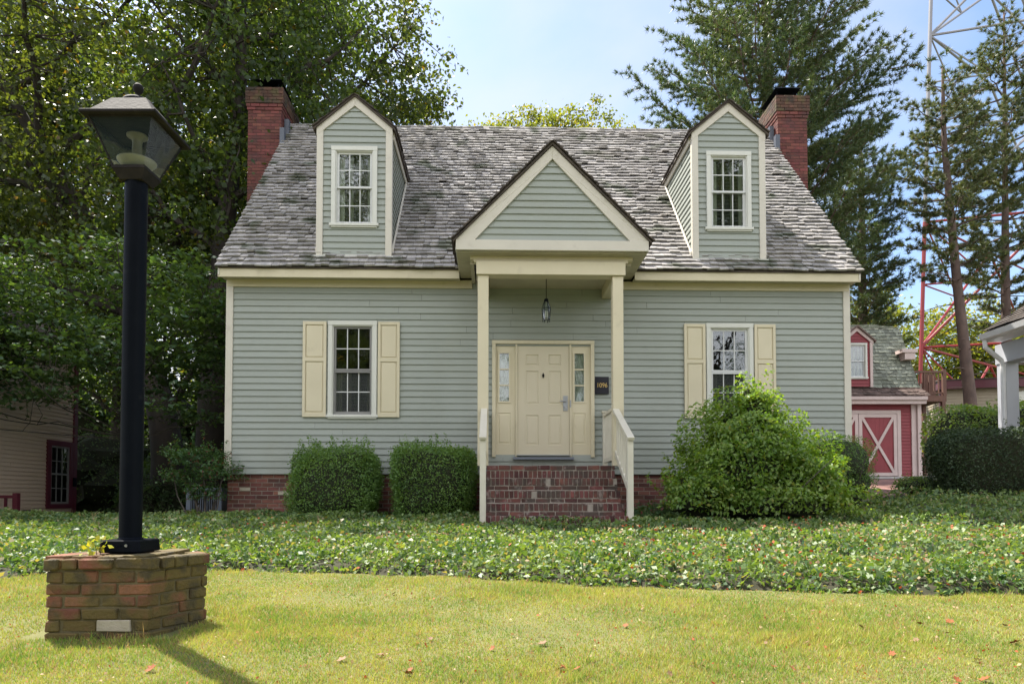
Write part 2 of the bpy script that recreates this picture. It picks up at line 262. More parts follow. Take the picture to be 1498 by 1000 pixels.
# ------------------------------------------------------------ mesh helpers
class MB:
    """collects boxes, tubes, prisms, then links them as ONE mesh object"""
    def __init__(s): s.v = []; s.f = []; s.mi = []; s.cur = 0; s.xf = None
    def _v(s, pts):
        b = len(s.v)
        for p in pts:
            s.v.append(tuple(s.xf @ Vector(p)) if s.xf is not None else tuple(p))
        return b
    def face(s, pts):
        b = s._v(pts); s.f.append(tuple(range(b, b + len(pts)))); s.mi.append(s.cur)
    def box(s, x0, x1, y0, y1, z0, z1):
        s.hexa([(x0, y0, z0), (x1, y0, z0), (x1, y1, z0), (x0, y1, z0), (x0, y0, z1), (x1, y0, z1), (x1, y1, z1), (x0, y1, z1)])
    def hexa(s, p):
        b = s._v(p)
        for q in ((0, 3, 2, 1), (4, 5, 6, 7), (0, 1, 5, 4), (1, 2, 6, 5), (2, 3, 7, 6), (3, 0, 4, 7)):
            s.f.append(tuple(b + i for i in q)); s.mi.append(s.cur)
    def obox(s, c, ax, ay, az, jit=0.0):
        """box around centre c with half-axis vectors"""
        c, ax, ay, az = Vector(c), Vector(ax), Vector(ay), Vector(az)
        P = []
        for sz in (-1, 1):
            for sx, sy in ((-1, -1), (1, -1), (1, 1), (-1, 1)):
                q = c + ax * sx + ay * sy + az * sz
                if jit: q += Vector((random.uniform(-jit, jit), random.uniform(-jit, jit), random.uniform(-jit, jit)))
                P.append(q)
        s.hexa(P)
    def prism(s, poly, axis, a0, a1):
        """poly: 2-D points; axis: 'x','y','z' extrusion direction"""
        def mk(p, a):
            return {'x': (a, p[0], p[1]), 'y': (p[0], a, p[1]), 'z': (p[0], p[1], a)}[axis]
        n = len(poly); b = s._v([mk(p, a0) for p in poly] + [mk(p, a1) for p in poly])
        s.f.append(tuple(b + i for i in range(n))); s.mi.append(s.cur)
        s.f.append(tuple(b + n + i for i in reversed(range(n)))); s.mi.append(s.cur)
        for i in range(n):
            j = (i + 1) % n
            s.f.append((b + i, b + n + i, b + n + j, b + j)); s.mi.append(s.cur)
    def bar(s, p, q, w, h=None, up=(0, 0, 1)):
        p, q = Vector(p), Vector(q); d = q - p; L = d.length
        if L < 1e-6: return
        d.normalize(); u = Vector(up)
        if abs(d.dot(u)) > .98: u = Vector((1, 0, 0))
        x = d.cross(u).normalized(); y = x.cross(d)
        s.obox((p + q) / 2, x * (w / 2), d * (L / 2), y * ((h or w) / 2))
    def tube(s, pts, rad, n=8, cap=True):
        pts = [Vector(p) for p in pts]
        if not hasattr(rad, '__len__'): rad = [rad] * len(pts)
        b = len(s.v); prev = None
        for i, p in enumerate(pts):
            d = (pts[min(i + 1, len(pts) - 1)] - pts[max(i - 1, 0)])
            d = d.normalized() if d.length > 1e-9 else Vector((0, 0, 1))
            if prev is None: prev = d.orthogonal().normalized()
            x = (prev - d * prev.dot(d)); x = x.normalized() if x.length > 1e-6 else d.orthogonal().normalized()
            prev = x; y = d.cross(x)
            s._v([p + x * (rad[i] * cos(2 * pi * k / n)) + y * (rad[i] * sin(2 * pi * k / n)) for k in range(n)])
        for i in range(len(pts) - 1):
            for k in range(n):
                a = b + i * n + k; c = b + i * n + (k + 1) % n
                s.f.append((a, c, c + n, a + n)); s.mi.append(s.cur)
        if cap:
            s.f.append(tuple(b + k for k in reversed(range(n)))); s.mi.append(s.cur)
            e = b + (len(pts) - 1) * n; s.f.append(tuple(e + k for k in range(n))); s.mi.append(s.cur)
    def lathe(s, prof, c, n=24):
        """prof: (r, z) pairs, around vertical axis at c"""
        s.tube([(c[0], c[1], c[2] + z) for r, z in prof], [max(r, 1e-4) for r, z in prof], n) if False else s._lathe(prof, c, n)
    def _lathe(s, prof, c, n):
        b = len(s.v)
        for r, z in prof:
            s._v([(c[0] + r * cos(2 * pi * k / n), c[1] + r * sin(2 * pi * k / n), c[2] + z) for k in range(n)])
        for i in range(len(prof) - 1):
            for k in range(n):
                a = b + i * n + k; q = b + i * n + (k + 1) % n
                s.f.append((a, q, q + n, a + n)); s.mi.append(s.cur)
    def build(s, name, mats, parent=None, smooth=False, loc=(0, 0, 0), bevel=0):
        me = bpy.data.meshes.new(name); me.from_pydata(s.v, [], s.f)
        if not isinstance(mats, (list, tuple)): mats = [mats]
        for m in mats: me.materials.append(m)
        if len(mats) > 1: me.polygons.foreach_set('material_index', s.mi)
        if smooth: me.polygons.foreach_set('use_smooth', [True] * len(me.polygons))
        me.update()
        o = bpy.data.objects.new(name, me); COL.objects.link(o); o.location = loc
        if parent: o.parent = parent
        if bevel:
            bv = o.modifiers.new('bevel', 'BEVEL'); bv.width = bevel; bv.segments = 1; bv.limit_method = 'ANGLE'
        return o

def tag(o, label=None, cat=None, group=None, kind=None):
    if label: o['label'] = label
    if cat: o['category'] = cat
    if group: o['group'] = group
    if kind: o['kind'] = kind
    return o
def thing(name, label, cat, loc=(0, 0, 0), rz=0.0, group=None):
    o = bpy.data.objects.new(name, None); COL.objects.link(o); o.location = loc; o.rotation_euler = (0, 0, rz)
    o.empty_display_size = .2
    return tag(o, label, cat, group)
def copy_tree(src, parent=None):
    c = src.copy(); COL.objects.link(c); c.parent = parent
    for ch in list(src.children): copy_tree(ch, c)
    return c

def npmesh(name, V, Fidx, k, mat, parent=None, loc=(0, 0, 0)):
    """V (n,3) verts, Fidx (m,k) faces"""
    me = bpy.data.meshes.new(name); m = len(Fidx)
    me.vertices.add(len(V)); me.vertices.foreach_set('co', np.ascontiguousarray(V, dtype=np.float32).ravel())
    me.loops.add(m * k); me.loops.foreach_set('vertex_index', np.ascontiguousarray(Fidx, dtype=np.int32).ravel())
    me.polygons.add(m); me.polygons.foreach_set('loop_start', np.arange(m, dtype=np.int32) * k)
    me.update(calc_edges=True); me.materials.append(mat)
    o = bpy.data.objects.new(name, me); COL.objects.link(o); o.location = loc
    if parent: o.parent = parent
    return o

def leaves(name, C, size, mat, parent=None, up=0.6, aspect=0.55, fold=0.12, rng=RNG, loc=(0, 0, 0), out=None, outw=0.0, droop=0.0):
    """one leaf per centre: folded pointed rhombus"""
    C = np.asarray(C, dtype=np.float64); n = len(C)
    N = rng.normal(size=(n, 3)); N /= np.linalg.norm(N, axis=1, keepdims=True) + 1e-9
    N[:, 2] += up
    if out is not None: N += out * outw
    N /= np.linalg.norm(N, axis=1, keepdims=True) + 1e-9
    R = rng.normal(size=(n, 3)); R[:, 2] -= droop
    T = np.cross(N, R); T = np.cross(T, N) if droop else T
    T /= np.linalg.norm(T, axis=1, keepdims=True) + 1e-9
    B = np.cross(N, T)
    s = (np.asarray(size) * rng.uniform(0.65, 1.25, n))[:, None]
    w = s * aspect * rng.uniform(0.8, 1.15, n)[:, None]
    V = np.empty((n, 4, 3)); f = fold * s
    V[:, 0] = C - T * s * .5; V[:, 1] = C + B * w * .5 - T * s * .06 + N * f; V[:, 2] = C + T * s * .5; V[:, 3] = C - B * w * .5 - T * s * .06 + N * f
    F = np.arange(n * 4).reshape(n, 4)
    return npmesh(name, V.reshape(-1, 3), F, 4, mat, parent, loc)

def smooth(a, b, x):
    t = np.clip((x - a) / (b - a), 0, 1); return t * t * (3 - 2 * t)
def ground(x, y):
    x = np.asarray(x, dtype=float); y = np.asarray(y, dtype=float)
    g = -.65 + .06 * np.clip(y, 3, 11) - .2 * (3 - np.clip(y, -4, 3)) * .9
    rise = np.interp(y, [9, 12, 15, 20, 23, 60], [0, .27, .52, 1.0, 1.16, 1.3])
    g = g + rise * smooth(5.2, 7.6, x)
    g = g - .30 * smooth(12, 16, y) * smooth(-5, -7.5, x)
    return g + 0.02 * np.sin(x * 1.3 + .4) * np.cos(y * 1.1)
def gz(x, y): return float(ground(x, y))

# ------------------------------------------------------------ ground
def ground_sheet():
    xs = np.concatenate([np.linspace(-600, -30, 12), np.linspace(-25, 30, 140), np.linspace(36, 600, 12)])
    ys = np.concatenate([np.linspace(-200, -8, 8), np.linspace(-5, 32, 100), np.linspace(38, 900, 14)])
    X, Y = np.meshgrid(xs, ys); Z = ground(X, Y) - 0.02
    V = np.stack([X, Y, Z], -1).reshape(-1, 3); nx = len(xs); ny = len(ys)
    i = np.arange(ny - 1)[:, None] * nx + np.arange(nx - 1)[None]
    F = np.stack([i, i + 1, i + 1 + nx, i + nx], -1).reshape(-1, 4)
    tag(npmesh('ground', V, F, 4, M['soil']), kind='structure')
ground_sheet()
def sheet(name, poly_fn, xs, ys, dz, mat, kind='structure'):
    X, Y = np.meshgrid(xs, ys)
    if poly_fn: X, Y = poly_fn(X, Y)
    Z = ground(X, Y) + dz
    V = np.stack([X, Y, Z], -1).reshape(-1, 3); nx = len(xs); ny = len(ys)
    i = np.arange(ny - 1)[:, None] * nx + np.arange(nx - 1)[None]
    F = np.stack([i, i + 1, i + 1 + nx, i + nx], -1).reshape(-1, 4)
    return tag(npmesh(name, V, F, 4, mat), kind=kind)
EX = [-14, -4.41, -3.96, -2.87, -1.57, -.6, .06, .61, 1.36, 2.68, 3.97, 12]
EY = [5.6, 5.92, 6.12, 6.42, 6.34, 6.12, 5.79, 5.52, 5.43, 5.38, 5.32, 5.2]
def edgeY(x): return np.interp(x, EX, EY) + .022 * np.sin(np.asarray(x) * 7.3) + .016 * np.sin(np.asarray(x) * 17.9 + 1) + .012 * np.sin(np.asarray(x) * 41)
# lawn sheet from behind the camera to the ivy edge
sheet('lawn', lambda X, Y: (X, -4 + (Y + 4) * (edgeY(X) + .1 + 4) / 10.0), np.linspace(-14, 12, 60), np.linspace(-4, 6, 40), 0.0, M['lawnbase'])
sheet('brick_paving', None, np.linspace(6.7, 13.4, 10), np.linspace(13.1, 19.8, 12), 0.012, M['paving'])
sheet('concrete_apron', None, np.linspace(7.0, 14.4, 8), np.linspace(19.8, 22.96, 6), 0.02, M['concrete'])

# grass blades (stuff)
def grass():
    n = 430000; rng = np.random.default_rng(3)
    # density falls off with distance
    y = 2.75 + (6.5 - 2.75) * rng.random(n) ** 1.15
    x = (rng.random(n) * 2 - 1) * (y * .80 + .3)
    k = y < edgeY(x) - .02 + .03 * np.sin(x * 9)
    # keep clear of the brick pedestal
    k &= ~((x > -2.86) & (x < -1.98) & (y > 3.98) & (y < 4.58))
    k &= rng.random(n) < (0.72 + .28 * np.sin(x * 2.1 + 1.7 * np.sin(y * 1.7)) * np.cos(y * 2.3))
    x = x[k]; y = y[k]; n = len(x)
    z = ground(x, y)
    h = rng.uniform(.008, .028, n) * (1 + .35 * np.sin(x * 1.7 + 2 * np.cos(y * 2.2)))
    tuft = (np.sin(x * 13.1 + 3 * np.sin(y * 7)) * np.sin(y * 15.7 + 3 * np.cos(x * 5)) > .80); h[tuft] *= 1.9
    longb = rng.random(n) < .012; h[longb] *= 2.0
    w = rng.uniform(.0014, .0030, n) * (1 + .12 * (y - 3))
    a = rng.uniform(0, 2 * pi, n); lean = rng.uniform(.1, .95, n) * h; b = rng.uniform(0, 2 * pi, n)
    V = np.empty((n, 3, 3))
    dx = np.cos(a) * w; dy = np.sin(a) * w
    V[:, 0] = np.stack([x - dx, y - dy, z], -1); V[:, 1] = np.stack([x + dx, y + dy, z], -1)
    V[:, 2] = np.stack([x + np.cos(b) * lean, y + np.sin(b) * lean, z + h], -1)
    tag(npmesh('grass', V.reshape(-1, 3), np.arange(n * 3).reshape(n, 3), 3, M['grass']), 'short sunlit yellow green lawn grass in front of the ivy bed', 'grass', kind='stuff')
grass()

# ground cover (stuff)
TH = radians(1.5)
def to_house(x, y):
    X = x; Y = y - 12.3
    return X * cos(TH) + Y * sin(TH), -X * sin(TH) + Y * cos(TH)
def blocked(x, y):
    u, v = to_house(x, y)
    k = (u > -5.1) & (u < 6.2) & (v > -.02)
    k |= (u > -.5) & (u < 1.68) & (v > -2.42)
    k |= (x > 6.6) & (x < 13.5) & (y > 13.0) & ~((x > 8.0) & (y < 14.2))
    k |= (x < -10.2) & (y < 16.1)
    return k
def ivyh(x, y):
    d = y - edgeY(x)
    h = .155 * (1 - np.exp(-np.clip(d, 0, 9) / .10)) + .04 * np.sin(x * 2.3 + y) * np.cos(y * 2.9 - x) + .03 * np.sin(x * 7 + 1) * np.sin(y * 6)
    h = h + .05 * smooth(-1.5, 3.5, x) * smooth(.4, 2.0, d)
    h = h + .07 * smooth(4.6, 6.2, x) * smooth(8, 10, y)
    h = h * smooth(0.0, .10, d)
    u, v = to_house(x, y)
    return np.maximum(h, 0.0)
def ivy():
    rng = np.random.default_rng(5); out = []
    for (y0, y1, dens, sz) in ((0, 1.2, 2300, .052), (1.2, 3.0, 1300, .055), (3.0, 6.5, 800, .062), (6.5, 13, 240, .075)):
        # y measured from the edge
        W0, W1 = -13.5, 12.5
        n = int((W1 - W0) * (y1 - y0) * dens)
        x = rng.uniform(W0, W1, n); y = edgeY(x) + rng.uniform(y0, y1, n)
        k = (np.abs(x) < y * .80 + .4) & ~blocked(x, y) & ~((x > 4.0) & (y > 14.25) & (x < 6.9))
        x = x[k]; y = y[k]
        # hollows between the runners
        hol = np.sin(x * 5.1 + 2 * np.sin(y * 3.3)) * np.sin(y * 6.7 + 2 * np.sin(x * 2.9)) + .5 * np.sin(x * 17 + y * 5) * np.sin(y * 19 - x * 7)
        k = (hol > -.55) | (rng.random(len(x)) < .30); x, y, hol = x[k], y[k], hol[k]
        z = ground(x, y) + ivyh(x, y) * (1 - .62 * rng.random(len(x)) ** 1.8) * (.86 + .16 * np.clip(hol, -.6, 1)) + rng.uniform(-.01, .035, len(x))
        out.append((np.stack([x, y, z], -1), sz * rng.choice([.62, .9, 1.15, 1.4], len(x), p=[.3, .35, .25, .1])))
    C = np.concatenate([o[0] for o in out]); S = np.concatenate([o[1] for o in out])
    o = leaves('ground_cover', C, S, M['ivy'], up=.50, aspect=.62, rng=rng)
    tag(o, 'dense low ground cover of small glossy oval leaves', 'ground cover', kind='stuff')
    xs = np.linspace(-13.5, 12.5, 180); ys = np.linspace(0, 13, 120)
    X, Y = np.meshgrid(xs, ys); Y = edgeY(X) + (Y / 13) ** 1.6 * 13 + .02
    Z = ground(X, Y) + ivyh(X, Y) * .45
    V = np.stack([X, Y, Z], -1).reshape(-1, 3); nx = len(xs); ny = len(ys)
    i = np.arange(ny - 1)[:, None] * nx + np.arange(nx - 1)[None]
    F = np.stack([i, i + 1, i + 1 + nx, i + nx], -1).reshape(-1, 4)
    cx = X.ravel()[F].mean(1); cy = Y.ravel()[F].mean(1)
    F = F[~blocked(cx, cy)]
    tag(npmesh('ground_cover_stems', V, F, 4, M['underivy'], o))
ivy()

# ------------------------------------------------------------ the house
house = thing('house', 'sage green clapboard cottage with grey shake roof, two dormers and cream porch', 'house', (0, 12.3, 0), TH)
HL, HR = -5.11, 6.19          # wall ends
ZS0, ZS1 = .855, 4.34         # siding bottom / top
VE, ZE = -.33, 4.45           # eave edge
VR, ZR = 3.9, 9.28            # ridge
SL = (ZR - ZE) / (VR - VE)    # slope
AL = math.atan(SL)
def roofz(v): return ZE + (v - VE) * SL

def siding(mb, a0, a1, z0, z1, exp=.1143, openings=(), lim=None, put=None, lip0=.016):
    """lap siding; put(a, out, z) maps wall coordinates to 3-D. lim(z)->(a_lo,a_hi) for gables"""
    n = max(1, int(round((z1 - z0) / exp))); e = (z1 - z0) / n
    for i in range(n):
        za = z0 + i * e; zb = za + e; zm = (za + zb) / 2
        segs = [(a0, a1)]
        for (b0, b1, y0, y1) in openings:
            if y0 < zm < y1:
                ns = []
                for (s0, s1) in segs:
                    if b1 <= s0 or b0 >= s1: ns.append((s0, s1)); continue
                    if b0 > s0: ns.append((s0, b0))
                    if b1 < s1: ns.append((b1, s1))
                segs = ns
        cut = []
        for (s0, s1) in segs:
            while s1 - s0 > 3.9:
                c_ = s0 + random.uniform(1.4, 3.4); cut.append((s0, c_ - .0015)); s0 = c_ + .0015
            cut.append((s0, s1))
        wob = random.uniform(0, 6.28)
        for qi, (s0, s1) in enumerate(cut):
            la, ha, lb, hb = s0, s1, s0, s1; lip = lip0 + random.uniform(-.0012, .0022)
            if lim:
                l, h = lim(za); la, ha = max(s0, l), min(s1, h)
                l, h = lim(zb); lb, hb = max(s0, l), min(s1, h)
                if hb < lb: lb = hb = (lb + hb) / 2
                if ha - la < .01: continue
            mb.face([put(la, lip, za), put(ha, lip, za), put(hb, .0, zb), put(lb, .0, zb)])
            mb.face([put(la, .0, za), put(ha, .0, za), put(ha, lip, za), put(la, lip, za)])
            # small rolled shadow groove under each lap
            zc = za + .012
            mb.face([put(la, lip + .004, za - .004), put(ha, lip + .004, za - .004), put(ha, lip + .004, zc), put(la, lip + .004, zc)])
            mb.face([put(la, .0, za - .004), put(ha, .0, za - .004), put(ha, lip + .004, za - .004), put(la, lip + .004, za - .004)])
front = lambda a, o, z: (a, -o, z)

# windows: (u0,u1,z0,z1) outer casing
W1 = (-3.30, -2.43, 1.84, 3.60); W2 = (3.54, 4.40, 1.86, 3.60)
DOOR = (-.36, 1.49, 1.16, 3.27)
m = MB()
op = [(w[0] + .04, w[1] - .04, w[2] + .04, w[3] - .04) for w in (W1, W2)] + [(DOOR[0] + .04, DOOR[1] - .04, DOOR[2], DOOR[3] - .04)]
siding(m, HL + .1, HR - .1, ZS0, ZS1, openings=op, put=front)
wall = m.build('wall', M['siding'], house)
# gable end walls and rear wall (solid, seen from the side only)
m = MB()
for (uu, sgn) in ((HL + .02, -1), (HR - .02, 1)):
    put = (lambda a, o, z, uu=uu, sgn=sgn: (uu + sgn * o, a, z))
    def lim(z):
        if z < ZE: return (.0, 2 * VR)
        v = VE + (z - ZE) / SL + .03
        return (max(0, v), 2 * VR - max(0, v))
    siding(m, 0, 2 * VR, ZS0, 9.1, put=put, lim=lim, exp=.1143)
m.box(HL + .03, HR - .03, 2 * VR - .05, 2 * VR, ZS0, ZS1)
m.build('side_wall', M['siding'], house)
# room boxes behind the openings so that windows look into dark rooms
m = MB()
m.box(HL + .06, HR - .06, 2.4, 2.45, .9, 4.3)
m.box(HL + .06, HR - .06, .12, 2.4, .86, .9); m.box(HL + .06, HR - .06, .12, 2.4, 4.28, 4.32)
m.build('room_wall', M['interior'], house)

# foundation of real bricks
def bricks_plane(mb, a0, a1, z0, z1, put, course=.0745, bl=.205, mort=.013, depth=.06, skip=0.0, soldier=False, jit=.0015, phase=0.0, pr=.004):
    z = z0; row = 0
    while z < z1 - course * .5:
        a = a0 - (bl * .5 if (row % 2) else 0) - phase
        while a < a1:
            s0 = max(a, a0); s1 = min(a + bl - mort, a1)
            if s1 - s0 > .03 and random.random() >= skip:
                o = random.uniform(-pr, pr)
                P = []
                for zz in (z + mort / 2, z + course - mort / 2):
                    for (aa, oo) in ((s0, o), (s1, o), (s1, -depth), (s0, -depth)):
                        q = Vector(put(aa, oo, zz)); q += Vector([random.uniform(-jit, jit) for _ in range(3)]); P.append(q)
                mb.hexa(P)
            a += bl
        z += course; row += 1
m = MB()
bricks_plane(m, HL + .03, HR - .03, -.12, ZS0 - .01, lambda a, o, z: (a, .03 - o, z))
fnd = m.build('foundation', M['brick'], house)
m = MB(); m.box(HL + .04, HR - .04, .036, .3, -.3, ZS0 - .004)
m.box(HL + .04, HL + .3, .3, 2 * VR, -.3, ZS0 - .004); m.box(HR - .3, HR - .04, .3, 2 * VR, -.3, ZS0 - .004)
m.build('mortar_bed', M['mortar'], fnd)
for (a, z) in ((-4.86, .55), (-4.18, .48), (-2.05, .41)):
    m = MB(); m.box(a, a + .19, .018, .08, z + .004, z + .062); m.build('pale_brick', M['palebrick'], fnd)

# corner boards, frieze, fascia, soffit
for (a, b) in ((HL - .012, HL + .112), (HR - .112, HR + .012)):
    m = MB(); m.box(a, b, -.034, .09, ZS0 - .02, ZS1 + .01); m.build('corner_board', M['trim'], house, bevel=.004)
for (a, b) in ((HL - .0, -.72), (1.96, HR + .0)):
    m = MB(); m.box(a, b, -.04, .06, 4.21, 4.358); m.build('frieze_board', M['cream'], house, bevel=.004)
for (a, b) in ((HL - .06, -.94), (2.18, HR + .07)):
    m = MB(); m.box(a, b, VE + .03, VE + .055, 4.30, ZE + .02); m.build('fascia', M['cream'], house, bevel=.003)
for (p, q) in ((HL - .05, -.94), (2.18, HR + .06)):
    m = MB(); m.box(p, q, VE + .057, .0, 4.335, 4.35); a = p + .05
    while a < q - .06: m.box(a, a + .05, -.20, -.12, 4.331, 4.3355); a += .19     # vent slots
    m.build('soffit', M['cedar'], house)

# main roof: deck + individual shakes
def shakes(mb, u0, u1, length, org, sdir, ndir, exp=.135, wmin=.07, wmax=.20, thick=.016, udir=Vector((1, 0, 0)), start=0.0, lim=None, rough=1.0):
    org, sdir, ndir = Vector(org), Vector(sdir), Vector(ndir); d = start; row = 0
    while d < length:
        u = u0 - random.uniform(0, wmin)
        wav = [random.uniform(0, 6.28), random.uniform(.6, 1.4)]
        while u < u1:
            w = random.uniform(wmin, wmax)
            a, b = max(u, u0), min(u + w - .006, u1)
            u += w
            if b - a < .02: continue
            dj = d + (random.uniform(-.014, .014) + .008 * sin(wav[0] + a * wav[1] * 2)) * rough; ln = min(exp * 1.25, length - dj)
            if lim:
                lo, hi = lim(dj); a, b = max(a, lo), min(b, hi)
                if b - a < .02: continue
            t = thick * random.uniform(.7, 1.5); lift = random.uniform(.012, .026) * rough; tw = random.uniform(-.005, .005) * rough
            if random.random() < .04 * rough: lift += .014
            p = lambda uu, dd, nn: org + udir * uu + sdir * dd + ndir * nn
            v = [p(a, dj, lift + tw), p(b, dj, lift - tw), p(b, dj + ln, .002), p(a, dj + ln, .002),
                 p(a, dj, lift + t + tw), p(b, dj, lift + t - tw), p(b, dj + ln, .008), p(a, dj + ln, .008)]
            mb.hexa(v)
        d += exp; row += 1
SLEN = math.hypot(VR - VE, ZR - ZE)
sd_ = Vector((0, cos(AL), sin(AL))); nd_ = Vector((0, -sin(AL), cos(AL)))
RL, RR = HL - .09, HR + .10
m = MB(); shakes(m, RL, RR, SLEN, (0, VE, ZE + .03), sd_, nd_, exp=.142, start=-.02, thick=.027, rough=1.15, wmin=.08, wmax=.22)
sd2 = Vector((0, -cos(AL), sin(AL))); nd2 = Vector((0, sin(AL), cos(AL)))
shakes(m, RL, RR, SLEN, (0, 2 * VR - VE, ZE + .03), sd2, nd2, exp=.25, wmin=.2, wmax=.4)
roof = m.build('roof', M['shingle'], house)
m = MB()
m.prism([(VE + .01, ZE - .005), (VR, ZR - .005), (2 * VR - VE, ZE - .005), (2 * VR - VE, ZE + .025), (VR, ZR + .025), (VE + .01, ZE + .025)], 'x', RL + .03, RR - .03)
m.build('roof_deck', M['darkroof'], roof)
m = MB(); a = RL
while a < RR:
    w = random.uniform(.35, .6); b = min(a + w, RR); zz = ZR + .055 + random.uniform(-.006, .012)
    m.hexa([(a, VR - .13, zz - .16), (b, VR - .13, zz - .16), (b, VR, zz), (a, VR, zz), (a, VR - .13, zz - .13), (b, VR - .13, zz - .13), (b, VR, zz + .03), (a, VR, zz + .03)])
    m.hexa([(a, VR, zz), (b, VR, zz), (b, VR + .13, zz - .16), (a, VR + .13, zz - .16), (a, VR, zz + .03), (b, VR, zz + .03), (b, VR + .13, zz - .13), (a, VR + .13, zz - .13)])
    a = b + .004
m.build('ridge_cap', M['shingle'], roof)
# rake boards at the gable ends
for uu in (RL + .035, RR - .065):
    m = MB(); m.prism([(VE + .02, ZE - .12), (VR, ZR - .14), (2 * VR - VE - .02, ZE - .12), (2 * VR - VE - .02, ZE - .008), (VR, ZR - .008), (VE + .02, ZE - .008)], 'x', uu, uu + .03)
    m.build('rake_board', M['trim'], house)

# ---- windows -------------------------------------------------
def window(parent, w, v, cols=3, rows=2, casing=.085, frame_m='wintrim', sash_m='whitesash', glass='glass', curtain=True, low_glass=None, sillw=.03, name='window', dark=False):
    """casing proud of the wall at depth v; sashes recessed; everything in the thing's local space"""
    u0, u1, z0, z1 = w; c = casing
    m = MB()
    m.box(u0, u0 + c, v - .045, v + .03, z0 + c, z1 - c); m.box(u1 - c, u1, v - .045, v + .03, z0 + c, z1 - c)
    m.box(u0 - .004, u1 + .004, v - .048, v + .03, z1 - c, z1 + .004); m.box(u0 - sillw, u1 + sillw, v - .062, v + .03, z0 + c * .35, z0 + c)
    m.box(u0, u1, v - .045, v + .03, z0, z0 + c * .35 - .002)
    # inner stop bead
    i0, i1, j0, j1 = u0 + c, u1 - c, z0 + c, z1 - c
    m.box(i0 + .001, i0 + .018, v - .030, v + .06, j0, j1); m.box(i1 - .018, i1 - .001, v - .030, v + .06, j0, j1); m.box(i0 + .019, i1 - .019, v - .030, v + .06, j1 - .018, j1 - .001)
    win = m.build(name, M[frame_m], parent, bevel=.003)
    i0 += .018; i1 -= .018; j1 -= .018
    zm = (j0 + j1) / 2 + .02; s = .042
    for (a, b, vv, lowf) in ((zm - .02, j1, v + .005, 0), (j0, zm + .02, v + .035 if not low_glass else v + .035, 1)):
        m = MB()
        m.box(i0, i0 + s, vv, vv + .028, a, b); m.box(i1 - s, i1, vv, vv + .028, a, b)
        m.box(i0 + s, i1 - s, vv, vv + .028, b - s * .85, b); m.box(i0 + s, i1 - s, vv, vv + .028, a, a + s * (1.3 if lowf else .85))
        m.build('sash', M[sash_m], win)
        g0, g1, h0, h1 = i0 + s, i1 - s, a + s * .8, b - s * .8
        m = MB(); t = .008
        for k in range(1, cols):
            x = g0 + (g1 - g0) * k / cols; m.box(x - t, x + t, vv + .004, vv + .024, h0, h1)
        for k in range(1, rows):
            z = h0 + (h1 - h0) * k / rows
            xs = [g0] + [g0 + (g1 - g0) * q / cols for q in range(1, cols)] + [g1]
            for q in range(cols): m.box(xs[q] + (t if q else 0), xs[q + 1] - (t if q < cols - 1 else 0), vv + .005, vv + .023, z - t, z + t)
        m.build('muntin', M['whitesash'], win)
        m = MB(); m.box(g0, g1, vv + .011, vv + .015, h0, h1)
        m.build('pane', M[low_glass if (low_glass and lowf) else glass], win)
    if low_glass:   # insect screen frame, grey, in front of lower sash
        m = MB(); vv = v + .004; b = zm - .025
        m.box(i0 + .002, i0 + .03, vv, vv + .014, j0 + .002, b); m.box(i1 - .03, i1 - .002, vv, vv + .014, j0 + .002, b)
        m.box(i0 + .03, i1 - .03, vv, vv + .014, b - .03, b); m.box(i0 + .03, i1 - .03, vv, vv + .014, j0 + .002, j0 + .06)
        m.build('screen_frame', M[sash_m], win)
    if curtain:
        m = MB(); z = j0 + .03; ztop = (zm - .03) if curtain == 'low' else j1 - .03
        while z < ztop:
            m.face([(i0 + .02, v + .125, z), (i1 - .02, v + .125, z), (i1 - .02, v + .145, z + .017), (i0 + .02, v + .145, z + .017)]); z += .026
        m.build('blind', M['blind'], win)
        m = MB(); n = 56; W = i1 - i0
        for seg in ((.0, .20), (.34, .44), (.60, .68), (.84, 1.0)):
            prev = None
            for q in range(15):
                f = seg[0] + (seg[1] - seg[0]) * q / 14
                p = (i0 + W * f, v + .10 + .012 * sin(q * 1.7 + seg[0] * 9))
                if prev: m.face([(prev[0], prev[1], j0 + .02), (p[0], p[1], j0 + .02), (p[0], p[1], ztop), (prev[0], prev[1], ztop)])
                prev = p
        m.build('curtain', M['curtain'], win)
    return win
window(house, W1, 0, sash_m='sash', low_glass='screen', curtain='low', casing=.075)
window(house, W2, 0, sash_m='whitesash', low_glass='screen', curtain='low', casing=.075)
def shutter(u0, u1, z0, z1):
    m = MB(); s = .05
    zm = z0 + (z1 - z0) * .60
    m.box(u0, u0 + s, -.052, -.018, z0, z1); m.box(u1 - s, u1, -.052, -.018, z0, z1)
    for (a, b) in ((z0, z0 + .08), (zm - .035, zm + .035), (z1 - .06, z1)): m.box(u0 + s, u1 - s, -.052, -.018, a, b)
    for (a, b) in ((z0 + .08, zm - .035), (zm + .035, z1 - .06)):
        m.box(u0 + s, u1 - s, -.030, -.018, a, b)
        c = .022
        x0, x1 = u0 + s + c, u1 - s - c; y0, y1 = a + c, b - c
        m.hexa([(x0 - .012, -.030, y0 - .012), (x1 + .012, -.030, y0 - .012), (x1 + .012, -.030, y1 + .012), (x0 - .012, -.030, y1 + .012),
                (x0, -.044, y0), (x1, -.044, y0), (x1, -.044, y1), (x0, -.044, y1)])
    m.build('shutter', M['cream'], house, bevel=.003)
for a, b in ((-3.75, -3.33), (-2.41, -2.02), (3.13, 3.52), (4.42, 4.81)): shutter(a, b, 1.87, 3.59)

